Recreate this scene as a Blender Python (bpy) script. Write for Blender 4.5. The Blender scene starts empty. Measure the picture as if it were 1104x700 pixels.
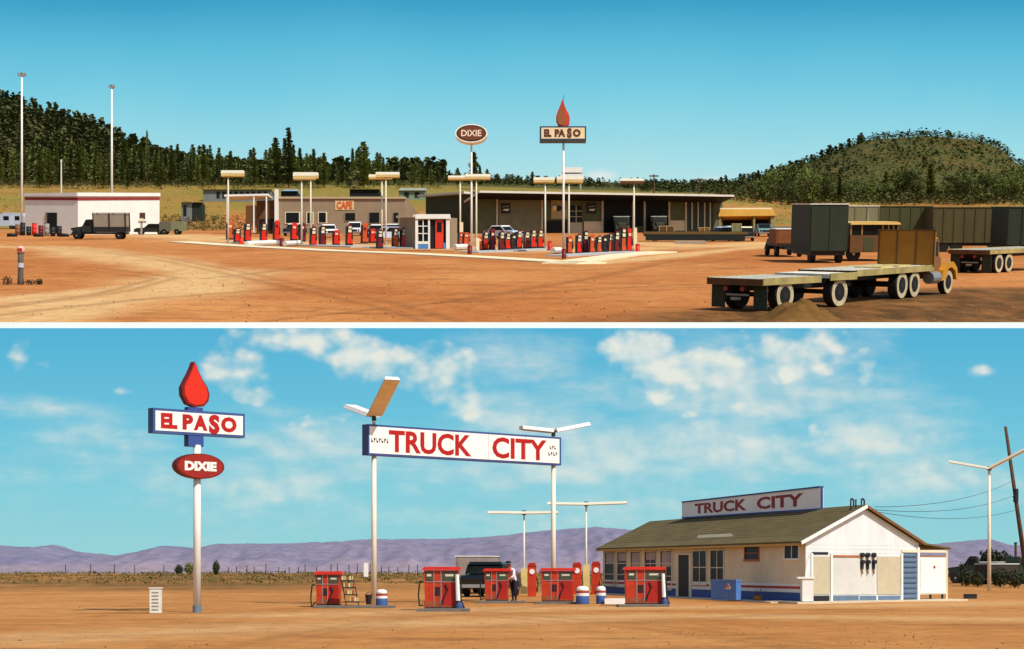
import bpy, bmesh, math, random
import numpy as np
from mathutils import Vector, Matrix, noise as mnoise

# ------------------------------------------------------------------ scene, camera, world, sun, exposure
SC = bpy.context.scene
COL = SC.collection
R = math.radians
F = 1900.0            # focal length in photo pixels (photo 1104 x 700)
ZC = 1.6              # camera height over the desert lot
HL = 612.0            # level horizon row

cam_d = bpy.data.cameras.new('camera'); cam = bpy.data.objects.new('camera', cam_d); COL.objects.link(cam)
cam.location = (0, 0, ZC); cam.rotation_euler = (R(90), 0, 0)
cam_d.sensor_width = 36.0; cam_d.lens = 36.0 * F / 1104.0
cam_d.shift_y = (HL - 350.0) / 1104.0
cam_d.clip_start = 0.5; cam_d.clip_end = 12000
SC.camera = cam

SUN_DIR = Vector((0.50, -0.56, 0.86)).normalized()      # towards the sun
W = bpy.data.worlds.new('World'); SC.world = W; W.use_nodes = True
nt = W.node_tree; nt.nodes.clear()
wo = nt.nodes.new('ShaderNodeOutputWorld'); bg = nt.nodes.new('ShaderNodeBackground'); sky = nt.nodes.new('ShaderNodeTexSky')
sky.sky_type = 'NISHITA'; sky.sun_disc = False
sky.sun_elevation = math.asin(SUN_DIR.z); sky.sun_rotation = math.atan2(SUN_DIR.x, SUN_DIR.y)
bg.inputs[1].default_value = 0.115
nt.links.new(sky.outputs[0], bg.inputs[0]); nt.links.new(bg.outputs[0], wo.inputs[0])
sl = bpy.data.lights.new('sun', 'SUN'); sl.energy = 4.2; sl.angle = R(0.5); sl.color = (1.0, 0.965, 0.89)
so = bpy.data.objects.new('sun', sl); COL.objects.link(so)
so.rotation_euler = (-SUN_DIR).to_track_quat('-Z', 'Y').to_euler(); so.location = (60, -60, 120)
SC.view_settings.view_transform = 'Standard'; SC.view_settings.look = 'None'
SC.view_settings.exposure = 0.0; SC.view_settings.gamma = 1.0; SC.view_settings.use_curve_mapping = False
SC.cycles.max_bounces = 5; SC.cycles.diffuse_bounces = 2; SC.cycles.glossy_bounces = 2; SC.cycles.transparent_max_bounces = 4
rnd = random.Random(7)

# ------------------------------------------------------------------ materials
def lin(r, g, b):
    def f(c):
        c /= 255.0
        return c / 12.92 if c <= 0.04045 else ((c + 0.055) / 1.055) ** 2.4
    return (f(r), f(g), f(b))
MATS = {}
def M(name, rgb, rough=0.8, var=0.18, scale=1.5, metal=0.0, bump=0.0, spec=0.3, detail=6, obj_random=0.0, stretch=None):
    """Plain surface: base colour with worn, blotchy variation in object space."""
    if name in MATS: return MATS[name]
    m = bpy.data.materials.new(name); m.use_nodes = True; MATS[name] = m
    n = m.node_tree.nodes; L = m.node_tree.links; b = n['Principled BSDF']
    tc = n.new('ShaderNodeTexCoord'); no = n.new('ShaderNodeTexNoise'); no.inputs['Scale'].default_value = scale
    no.inputs['Detail'].default_value = detail; no.inputs['Roughness'].default_value = 0.65
    src = tc.outputs['Object']
    if stretch:
        mp = n.new('ShaderNodeMapping'); mp.inputs['Scale'].default_value = stretch; L.new(src, mp.inputs[0]); src = mp.outputs[0]
    L.new(src, no.inputs['Vector'])
    cr = n.new('ShaderNodeValToRGB'); cr.color_ramp.elements[0].position = 0.3; cr.color_ramp.elements[1].position = 0.7
    cr.color_ramp.elements[0].color = tuple(c * (1 - var) for c in rgb) + (1,)
    cr.color_ramp.elements[1].color = tuple(min(1, c * (1 + var)) for c in rgb) + (1,)
    L.new(no.outputs[0], cr.inputs[0]); out = cr.outputs[0]
    if obj_random:
        oi = n.new('ShaderNodeObjectInfo'); hs = n.new('ShaderNodeHueSaturation'); mr = n.new('ShaderNodeMapRange')
        mr.inputs[3].default_value = 1 - obj_random; mr.inputs[4].default_value = 1 + obj_random
        L.new(oi.outputs['Random'], mr.inputs[0]); L.new(mr.outputs[0], hs.inputs['Value']); L.new(out, hs.inputs['Color']); out = hs.outputs[0]
    L.new(out, b.inputs['Base Color'])
    b.inputs['Roughness'].default_value = rough; b.inputs['Metallic'].default_value = metal
    b.inputs['Specular IOR Level'].default_value = spec
    if bump:
        bp = n.new('ShaderNodeBump'); bp.inputs['Strength'].default_value = bump; L.new(no.outputs[0], bp.inputs['Height']); L.new(bp.outputs[0], b.inputs['Normal'])
    return m

# ------------------------------------------------------------------ mesh builder
class MB:
    def __init__(s): s.v = []; s.f = []
    def add(s, vs, fs):
        o = len(s.v); s.v += [tuple(p) for p in vs]; s.f += [tuple(i + o for i in f) for f in fs]; return s
    def hexa(s, c): return s.add(c, [(0,3,2,1),(4,5,6,7),(0,1,5,4),(1,2,6,5),(2,3,7,6),(3,0,4,7)])
    def box(s, x0, x1, y0, y1, z0, z1):
        return s.hexa([(x0,y0,z0),(x1,y0,z0),(x1,y1,z0),(x0,y1,z0),(x0,y0,z1),(x1,y0,z1),(x1,y1,z1),(x0,y1,z1)])
    def bar(s, p0, p1, w, h, up=(0,0,1)):
        p0 = Vector(p0); p1 = Vector(p1); d = (p1 - p0).normalized(); a = d.cross(Vector(up))
        if a.length < 1e-4: a = d.cross(Vector((1,0,0)))
        a.normalize(); b = a.cross(d).normalized(); a *= w / 2; b *= h / 2
        return s.hexa([p0-a-b, p0+a-b, p1+a-b, p1-a-b, p0-a+b, p0+a+b, p1+a+b, p1-a+b])
    def tube(s, p0, p1, r0, r1=None, n=10, caps=True):
        r1 = r0 if r1 is None else r1; p0 = Vector(p0); p1 = Vector(p1); d = (p1 - p0).normalized()
        a = d.cross(Vector((0,0,1)));  a = Vector((1,0,0)) if a.length < 1e-3 else a.normalized(); b = d.cross(a)
        vs = []
        for p, r in ((p0, r0), (p1, r1)):
            for i in range(n):
                t = 2 * math.pi * i / n; vs.append(p + a * (r * math.cos(t)) + b * (r * math.sin(t)))
        fs = [(i, (i+1) % n, n + (i+1) % n, n + i) for i in range(n)]
        if caps: fs += [tuple(range(n-1, -1, -1)), tuple(range(n, 2*n))]
        return s.add(vs, fs)
    def path(s, pts, r, n=6):
        for a, b in zip(pts[:-1], pts[1:]): s.tube(a, b, r, r, n)
        return s
    def prism(s, pts, off):
        off = Vector(off); n = len(pts); p = [Vector(q) for q in pts]
        if n > 18:            # round outlines: fans about the centre
            c = sum(p, Vector()) / n
            return s.add(p + [q + off for q in p] + [c, c + off], [((i+1) % n, i, 2*n) for i in range(n)] + [(n+i, n+(i+1) % n, 2*n+1) for i in range(n)] + [(i, (i+1) % n, n + (i+1) % n, n + i) for i in range(n)])
        return s.add(p + [q + off for q in p], [tuple(range(n-1,-1,-1)), tuple(range(n, 2*n))] + [(i, (i+1) % n, n + (i+1) % n, n + i) for i in range(n)])
    def lathe(s, prof, c=(0,0,0), n=16):
        vs = []; c = Vector(c)
        for r, z in prof:
            for i in range(n):
                t = 2*math.pi*i/n; vs.append(c + Vector((r*math.cos(t), r*math.sin(t), z)))
        fs = []
        for k in range(len(prof)-1):
            for i in range(n): fs.append((k*n+i, k*n+(i+1) % n, (k+1)*n+(i+1) % n, (k+1)*n+i))
        fs += [tuple(range(n-1,-1,-1)), tuple((len(prof)-1)*n+i for i in range(n))]
        return s.add(vs, fs)
    def blob(s, c, r, seed=0, sub=2, rough=0.25):
        bm = bmesh.new(); bmesh.ops.create_icosphere(bm, subdivisions=sub, radius=1)
        c = Vector(c); r = Vector(r) if hasattr(r, '__len__') else Vector((r,r,r)); vs = []
        for v in bm.verts:
            k = 1 + rough * mnoise.noise(v.co * 1.9 + Vector((seed*3.1, seed*1.7, seed)))
            vs.append(c + Vector((v.co.x*r.x*k, v.co.y*r.y*k, v.co.z*r.z*k)))
        s.add(vs, [[v.index for v in f.verts] for f in bm.faces]); bm.free(); return s
    def build(s, name, mat, parent=None, smooth=False, world=True):
        me = bpy.data.meshes.new(name)
        if parent is not None and world:
            o = parent.location; vs = [(a-o.x, b-o.y, c-o.z) for a, b, c in s.v]
        else: vs = s.v
        me.from_pydata(vs, [], s.f); me.materials.append(mat); me.update()
        if smooth: me.polygons.foreach_set('use_smooth', [True]*len(me.polygons))
        ob = bpy.data.objects.new(name, me); COL.objects.link(ob)
        if parent is not None: ob.parent = parent
        return ob

def tag(o, label=None, cat=None, group=None, kind=None):
    if label: o['label'] = label
    if cat: o['category'] = cat
    if group: o['group'] = group
    if kind: o['kind'] = kind
    return o
def thing(name, label, cat, loc, group=None):
    o = bpy.data.objects.new(name, None); COL.objects.link(o); o.location = loc; o.empty_display_size = 0.3
    return tag(o, label, cat, group)
def dup(root, loc, label=None, group=None, rot=None, scale=None):
    r = root.copy(); COL.objects.link(r); r.location = loc
    if rot is not None: r.rotation_euler = rot
    if scale is not None: r.scale = scale
    if label: r['label'] = label
    if group: r['group'] = group
    for ch in list(root.children):
        c = ch.copy(); COL.objects.link(c); c.parent = r
        for g in ch.children:
            d = g.copy(); COL.objects.link(d); d.parent = c
    return r
ORD = ['first','second','third','fourth','fifth','sixth','seventh','eighth','ninth','tenth','eleventh','twelfth','thirteenth','fourteenth','fifteenth','sixteenth','seventeenth','eighteenth','nineteenth','twentieth']

# ------------------------------------------------------------------ the two grounds
def sm(a, b, x):
    t = min(1.0, max(0.0, (x - a) / (b - a))); return t*t*(3 - 2*t)
def gl(Y): return 1.11 * sm(112, 190, Y)                       # desert lot rises gently towards the mountains
def at(px, row, Y): return Vector(((px - 552) * Y / F, Y, ZC + (HL - row) * Y / F))
def low(px, row):
    a, b = 8.0, 205.0
    for _ in range(50):
        m = (a + b) / 2
        if HL + F * (ZC - gl(m)) / m > row: a = m
        else: b = m
    return Vector(((px - 552) * a / F, a, gl(a)))
SL = (HL - 220.0) / F          # slope of the hillside the upper truck stop stands on
HU = 14.7
LX = [-900, -436, -80, 30, 180, 230, 900]; LV = [38, 38, 38, 34, 28, 22, 22]
HX = [-1200,-900,-755,-673,-591,-523,-454,-380, 250, 312, 380, 449, 517, 545, 613, 681, 716, 729, 747, 770, 850, 1000, 1400]
HV = [95, 88, 78, 60, 40, 16, 4, 0, 0, 2, 18, 36, 56, 60, 63, 59, 51, 44, 31, 27, 10, 2, 0]
def zu(X, Y):
    z = ZC + SL * Y - HU
    if Y > 930:
        z += Y / F * float(np.interp(X * 1500 / Y, LX, LV)) * sm(930, 1500, Y)
        h = float(np.interp(X * 2600 / Y, HX, HV)) * Y / F
        z += h * sm(1620, 2600, Y) * (1 - 0.6 * sm(2650, 3300, Y))
    return z
def up(px, row):
    a, b = 150.0, 2600.0
    for _ in range(50):
        m = (a + b) / 2; X = (px - 552) * m / F
        if HL - F * (zu(X, m) - ZC) / m > row: a = m
        else: b = m
    X = (px - 552) * a / F
    return Vector((X, a, zu(X, a)))
K = 3.75                        # size of a metre on the hillside
TILT = math.atan(SL)

class Plane:
    """Vertical face between two ground-plan points; t runs along it, n points towards the viewer's side."""
    def __init__(s, A, B):
        s.A = Vector((A[0], A[1], 0)); d = Vector((B[0]-A[0], B[1]-A[1], 0)); s.len = d.length; s.d = d.normalized()
        s.n = Vector((s.d.y, -s.d.x, 0))
    def uv(s, px, row):
        rx = (px - 552) / F
        # (A + d t).x = rx * (A + d t).y
        t = (rx * s.A.y - s.A.x) / (s.d.x - rx * s.d.y); Y = s.A.y + s.d.y * t
        return t, ZC + (HL - row) * Y / F
    def p(s, t, z, off=0.0):
        q = s.A + s.d * t + s.n * off; return Vector((q.x, q.y, z))
    def slab(s, mb, t0, t1, z0, z1, o0, o1):
        a = [s.p(t0,z0,o1), s.p(t1,z0,o1), s.p(t1,z0,o0), s.p(t0,z0,o0), s.p(t0,z1,o1), s.p(t1,z1,o1), s.p(t1,z1,o0), s.p(t0,z1,o0)]
        return mb.hexa(a)
    def quad(s, mb, pix, o0, o1):
        pts = [s.uv(*q) for q in pix]
        return mb.prism([s.p(t, z, o1) for t, z in pts], s.n * (o0 - o1))
    def rect(s, px0, px1, row0, row1):
        """row0 = top at px0, row1 = bottom at px0"""
        t0, zt = s.uv(px0, row0); _, zb = s.uv(px0, row1); t1, _ = s.uv(px1, row0)
        return t0, t1, zb, zt

# ------------------------------------------------------------------ lettering
def text_geo(body, bold=0.02, space=1.0):
    cu = bpy.data.curves.new('lettering', 'FONT'); cu.body = body; cu.size = 1.0; cu.offset = bold; cu.space_character = space
    cu.resolution_u = 3; cu.fill_mode = 'FRONT'
    ob = bpy.data.objects.new('lettering', cu); COL.objects.link(ob); bpy.context.view_layer.update()
    me = bpy.data.meshes.new_from_object(ob.evaluated_get(bpy.context.evaluated_depsgraph_get()))
    v = np.array([tuple(p.co)[:2] for p in me.vertices]); f = [tuple(p.vertices) for p in me.polygons]
    bpy.data.objects.remove(ob); bpy.data.curves.remove(cu); bpy.data.meshes.remove(me)
    v -= v.min(0); v /= v.max(0); return v, f
def letter(mb, pl, body, t0, t1, z0, z1, off, bold=0.02, space=1.0):
    v, f = text_geo(body, bold, space)
    mb.add([pl.p(t0 + a*(t1-t0), z0 + b*(z1-z0), off) for a, b in v], f)
    return mb

# palette
WHITE = M('white_paint', lin(232,230,222), 0.6, 0.06, 3)
CREAM = M('cream_paint', lin(226,214,180), 0.7, 0.08, 2)
RED = M('pump_red', lin(188,54,22), 0.55, 0.26, 2.6, spec=0.3)
RED2 = M('faded_red', lin(170,34,22), 0.5, 0.2, 2.0)
DKRED = M('maroon_letter', lin(150,24,16), 0.6, 0.15, 3)
BLUE = M('blue_trim', lin(52,78,140), 0.6, 0.15, 3)
SLATE = M('slate_blue_paint', lin(98,118,140), 0.7, 0.15, 3)
BLACK = M('black_rubber', lin(26,25,24), 0.7, 0.25, 4)
DARK = M('dark_steel', lin(38,38,40), 0.6, 0.3, 3)
GREY = M('grey_concrete', lin(150,142,128), 0.9, 0.18, 2.5, bump=0.1)
PALE = M('pale_concrete', lin(206,190,160), 0.9, 0.12, 1.5, bump=0.1)
GLASS = M('window_glass', lin(24,26,24), 0.38, 0.7, 2.2, spec=0.12)
TAN = M('tan_stucco', lin(222,206,170), 0.9, 0.12, 0.9, bump=0.05, stretch=(1,1,0.5))
GABLE = M('white_siding', lin(218,220,218), 0.8, 0.09, 1.3, stretch=(2,2,0.4))
PANELTAN = M('beige_panel', lin(190,178,148), 0.8, 0.08, 2)
ROOFG = M('olive_shingle', lin(104,90,54), 0.95, 0.20, 0.9, bump=0.3, stretch=(1,0.4,1))
WOODP = M('weathered_pole', lin(86,62,42), 0.9, 0.25, 3)
LAMPT = M('lamp_underside_tan', lin(240,214,164), 0.7, 0.12, 3)
YELLOW = M('ochre_yellow_paint', lin(214,160,38), 0.5, 0.15, 2)
CHROME = M('dull_metal', lin(170,172,172), 0.35, 0.1, 3, metal=0.6)

# ------------------------------------------------------------------ ground materials
def ground_mat(name, base, light, dark, scl, attrs=(), bump=0.35):
    m = bpy.data.materials.new(name); m.use_nodes = True; n = m.node_tree.nodes; L = m.node_tree.links; b = n['Principled BSDF']
    ge = n.new('ShaderNodeNewGeometry')
    def nz(s, det=8, st=None):
        src = ge.outputs['Position']
        if st:
            mp = n.new('ShaderNodeMapping'); mp.inputs['Scale'].default_value = st; L.new(src, mp.inputs[0]); src = mp.outputs[0]
        no = n.new('ShaderNodeTexNoise'); no.inputs['Scale'].default_value = s; no.inputs['Detail'].default_value = det
        no.inputs['Roughness'].default_value = 0.7; L.new(src, no.inputs['Vector']); return no.outputs[0]
    def ramp(x, a, b_):
        r = n.new('ShaderNodeMapRange'); r.inputs[1].default_value = a; r.inputs[2].default_value = b_; r.clamp = True; L.new(x, r.inputs[0]); return r.outputs[0]
    def mix(f, a, b_):
        x = n.new('ShaderNodeMix'); x.data_type = 'RGBA'
        if isinstance(f, float): x.inputs[0].default_value = f
        else: L.new(f, x.inputs[0])
        for i, c in ((6, a), (7, b_)):
            if isinstance(c, tuple): x.inputs[i].default_value = c + (1,)
            else: L.new(c, x.inputs[i])
        return x.outputs[2]
    big = nz(scl * 0.12, 5, (1, 0.55, 1)); fine = nz(scl * 2.5, 8); mid = nz(scl * 0.6, 6, (0.5, 1.2, 1))
    c = mix(ramp(big, 0.38, 0.64), base, light)
    c = mix(ramp(mid, 0.52, 0.75), c, dark)
    patch = nz(scl * 1.1, 9, (1.0, 0.16, 1)); c = mix(ramp(patch, 0.56, 0.95), c, dark)
    c = mix(ramp(nz(scl * 1.7, 9, (1.0, 0.12, 1)), 0.56, 0.80), c, light)
    hs = n.new('ShaderNodeHueSaturation'); v = n.new('ShaderNodeMapRange'); v.inputs[1].default_value = 0.25; v.inputs[2].default_value = 0.75
    v.inputs[3].default_value = 0.70; v.inputs[4].default_value = 1.28; L.new(fine, v.inputs[0]); L.new(v.outputs[0], hs.inputs['Value'])
    for aname, col in attrs:
        at_ = n.new('ShaderNodeAttribute'); at_.attribute_name = aname
        mu = n.new('ShaderNodeMath'); mu.operation = 'MULTIPLY'; L.new(at_.outputs['Fac'], mu.inputs[0]); L.new(ramp(nz(scl * 1.3, 8, (1.0, 0.3, 1)), 0.34, 0.60), mu.inputs[1])
        ad = n.new('ShaderNodeMath'); ad.operation = 'MULTIPLY_ADD'; L.new(at_.outputs['Fac'], ad.inputs[0]); ad.inputs[1].default_value = 0.55
        mu2 = n.new('ShaderNodeMath'); mu2.operation = 'MULTIPLY'; mu2.inputs[1].default_value = 0.45; L.new(mu.outputs[0], mu2.inputs[0]); L.new(mu2.outputs[0], ad.inputs[2])
        c = mix(ad.outputs[0], c, col)
    L.new(c, hs.inputs['Color']); L.new(hs.outputs[0], b.inputs['Base Color'])
    b.inputs['Roughness'].default_value = 0.95; b.inputs['Specular IOR Level'].default_value = 0.1
    bp = n.new('ShaderNodeBump'); bp.inputs['Strength'].default_value = bump; bp.inputs['Distance'].default_value = 0.12 / scl * 0.6
    L.new(fine, bp.inputs['Height']); L.new(bp.outputs[0], b.inputs['Normal'])
    return m

def seg_d(px, py, pts):
    best = 1e9
    for (x0, y0), (x1, y1) in zip(pts[:-1], pts[1:]):
        dx, dy = x1-x0, y1-y0; t = max(0, min(1, ((px-x0)*dx + (py-y0)*dy) / (dx*dx + dy*dy)))
        best = min(best, math.hypot(px-x0-t*dx, py-y0-t*dy))
    return best
def pts_up(L): return [tuple(up(*q)[:2]) for q in L]
def pts_low(L): return [tuple(low(*q)[:2]) for q in L]

# --- desert lot (lower place)
DIRTL = ground_mat('desert_dirt', lin(174,112,54), lin(196,138,78), lin(122,76,36), 0.55, (('scrub', lin(104,80,42)), ('worn', lin(208,164,110)), ('rut', lin(118,76,40))))
def build_low_ground():
    ys = [6] + list(np.linspace(14, 40, 20)) + list(np.linspace(40.6, 100, 110)) + list(np.linspace(101, 212, 90)); xs = np.linspace(-1, 1, 260)
    v = []; f = []; scrub = []; worn = []; rut = []
    ruts = []
    for L_ in ([(-40,668),(200,672),(460,676),(800,668),(1140,676)], [(-40,690),(300,682),(600,674),(900,660),(1140,657)], [(250,700),(420,668),(560,656),(640,650)], [(900,700),(700,676),(520,662),(430,657)], [(-40,640),(130,646),(330,650),(460,664)]):
        p = pts_low(L_)
        for o in (-0.8, 0.8): ruts.append([(a + o*0.5, b + o) for a, b in p])
    tr = [pts_low([(0,690),(300,676),(700,664),(1104,668)]), pts_low([(300,664),(560,656),(900,654),(1100,650)])]
    for Y in ys:
        w = 12 + Y * 0.42
        for x in xs:
            X = x * w; v.append((X, Y, gl(Y) + 0.02 * mnoise.noise(Vector((X*0.3, Y*0.3, 0)))))
            a = sm(108, 136, Y) * (0.75 + 0.9 * mnoise.noise(Vector((X*0.06, Y*0.22, 4)))); px = 552 + F*X/Y
            if px > 640: a *= 0.3 if Y < 150 else 0.8
            scrub.append(max(0, min(1, a)))
            d = min(seg_d(X, Y, t) for t in tr)
            worn.append(max(0, 1 - d / 5.0) * 0.75); rut.append(max(0, 1 - min(seg_d(X, Y, t) for t in ruts) / 0.5) * 0.34 if Y < 104 else 0.0)
    nx = len(xs)
    for j in range(len(ys)-1):
        for i in range(nx-1): f.append((j*nx+i, j*nx+i+1, (j+1)*nx+i+1, (j+1)*nx+i))
    me = bpy.data.meshes.new('ground'); me.from_pydata(v, [], f); me.materials.append(DIRTL)
    for nm, d in (('scrub', scrub), ('worn', worn), ('rut', rut)):
        a = me.attributes.new(nm, 'FLOAT', 'POINT'); a.data.foreach_set('value', d)
    o = bpy.data.objects.new('ground', me); COL.objects.link(o); tag(o, kind='structure')
build_low_ground()

# --- hillside (upper place)
DIRTU = ground_mat('hillside_dirt', lin(176,106,52), lin(196,132,74), lin(132,78,38), 0.16,
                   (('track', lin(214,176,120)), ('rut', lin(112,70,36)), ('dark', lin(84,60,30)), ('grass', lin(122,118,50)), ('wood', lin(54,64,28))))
def build_hillside():
    pxs = np.linspace(-160, 1264, 290)
    Ys = [27930.0 / (r - 220) for r in np.arange(350.4, 262, -0.8)] + [27930.0 / (r - 220) for r in np.arange(262, 249, -0.5)]
    Ys += list(np.linspace(960, 1600, 26)) + list(np.linspace(1640, 3300, 34))
    tracks = [(pts_up([(-60,264),(60,268),(120,276),(190,288),(225,297),(190,310),(120,324),(60,336),(-40,348)]), 19),
              (pts_up([(-60,330),(40,322),(120,311),(200,303)]), 8),
              (pts_up([(640,284),(720,276),(800,268),(900,262)]), 9),
              (pts_up([(140,252),(260,260),(440,266),(600,270),(690,268)]), 34),
              (pts_up([(690,262),(760,266),(840,262)]), 22)]
    ruts = []
    for L_ in ([(230,300),(330,288),(470,290),(620,292),(760,284),(860,270)], [(-40,344),(160,322),(300,312),(520,318),(760,306)], [(-40,286),(100,290),(180,300),(120,316),(-40,336)], [(300,345),(480,326),(640,300),(720,282)], [(-40,262),(80,268),(170,278),(260,296),(420,330),(480,348)]):
        p = pts_up(L_)
        for o in (-3, 3): ruts.append([(a + o*0.5, b + o) for a, b in p])
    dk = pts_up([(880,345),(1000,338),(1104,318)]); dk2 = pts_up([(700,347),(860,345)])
    v = []; f = []; A = []; B = []; C = []; D = []; E_ = []
    for Y in Ys:
        for px in pxs:
            X = (px - 552) * Y / F; z = zu(X, Y)
            if Y > 1500: z += 3.0 * mnoise.fractal(Vector((X*0.006, Y*0.004, 1)), 1.0, 2.0, 4) * sm(1500, 1900, Y)
            v.append((X, Y, z))
            t = 0; d = 0
            if Y < 960:
                for p, w in tracks:
                    q = seg_d(X, Y, p); t = max(t, (1 - sm(w*0.1, w*1.15, q + w*0.5*mnoise.noise(Vector((X*0.05, Y*0.02, 2)))))*0.92)
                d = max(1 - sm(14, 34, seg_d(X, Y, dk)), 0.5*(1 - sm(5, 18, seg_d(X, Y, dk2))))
            g = sm(940, 1040, Y) * (0.75 + 0.9 * mnoise.noise(Vector((X*0.012, Y*0.012, 3)))) if px < 240 or px > 760 else sm(1100, 1250, Y)
            if px < 240: g = max(g, sm(1020,1100,Y)*0.75)
            A.append(t); B.append(d); C.append(max(0, min(1, g))); D.append(sm(1500, 1680, Y)); E_.append(max(0, 1 - min(seg_d(X, Y, p) for p in ruts) / 1.7) * 0.5 if Y < 720 else 0.0)
    nx = len(pxs)
    for j in range(len(Ys)-1):
        for i in range(nx-1): f.append((j*nx+i, j*nx+i+1, (j+1)*nx+i+1, (j+1)*nx+i))
    me = bpy.data.meshes.new('hillside_terrain'); me.from_pydata(v, [], f); me.materials.append(DIRTU)
    me.polygons.foreach_set('use_smooth', [True]*len(me.polygons))
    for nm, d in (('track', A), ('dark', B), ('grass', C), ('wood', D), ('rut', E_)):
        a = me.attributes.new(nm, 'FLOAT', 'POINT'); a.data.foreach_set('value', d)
    o = bpy.data.objects.new('hillside_terrain', me); COL.objects.link(o); tag(o, kind='structure')
build_hillside()

# white ledge that carries the hillside over the desert sky
lg = MB(); YE = 213.5
lg.box(-130, 130, YE, YE + 3.0, ZC + (HL - 355.8) * YE / F, ZC + (HL - 347.6) * YE / F)
tag(lg.build('white_ledge_terrain', M('ledge_white', lin(250,246,232), 0.8, 0.02, 0.3)), kind='structure')

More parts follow.
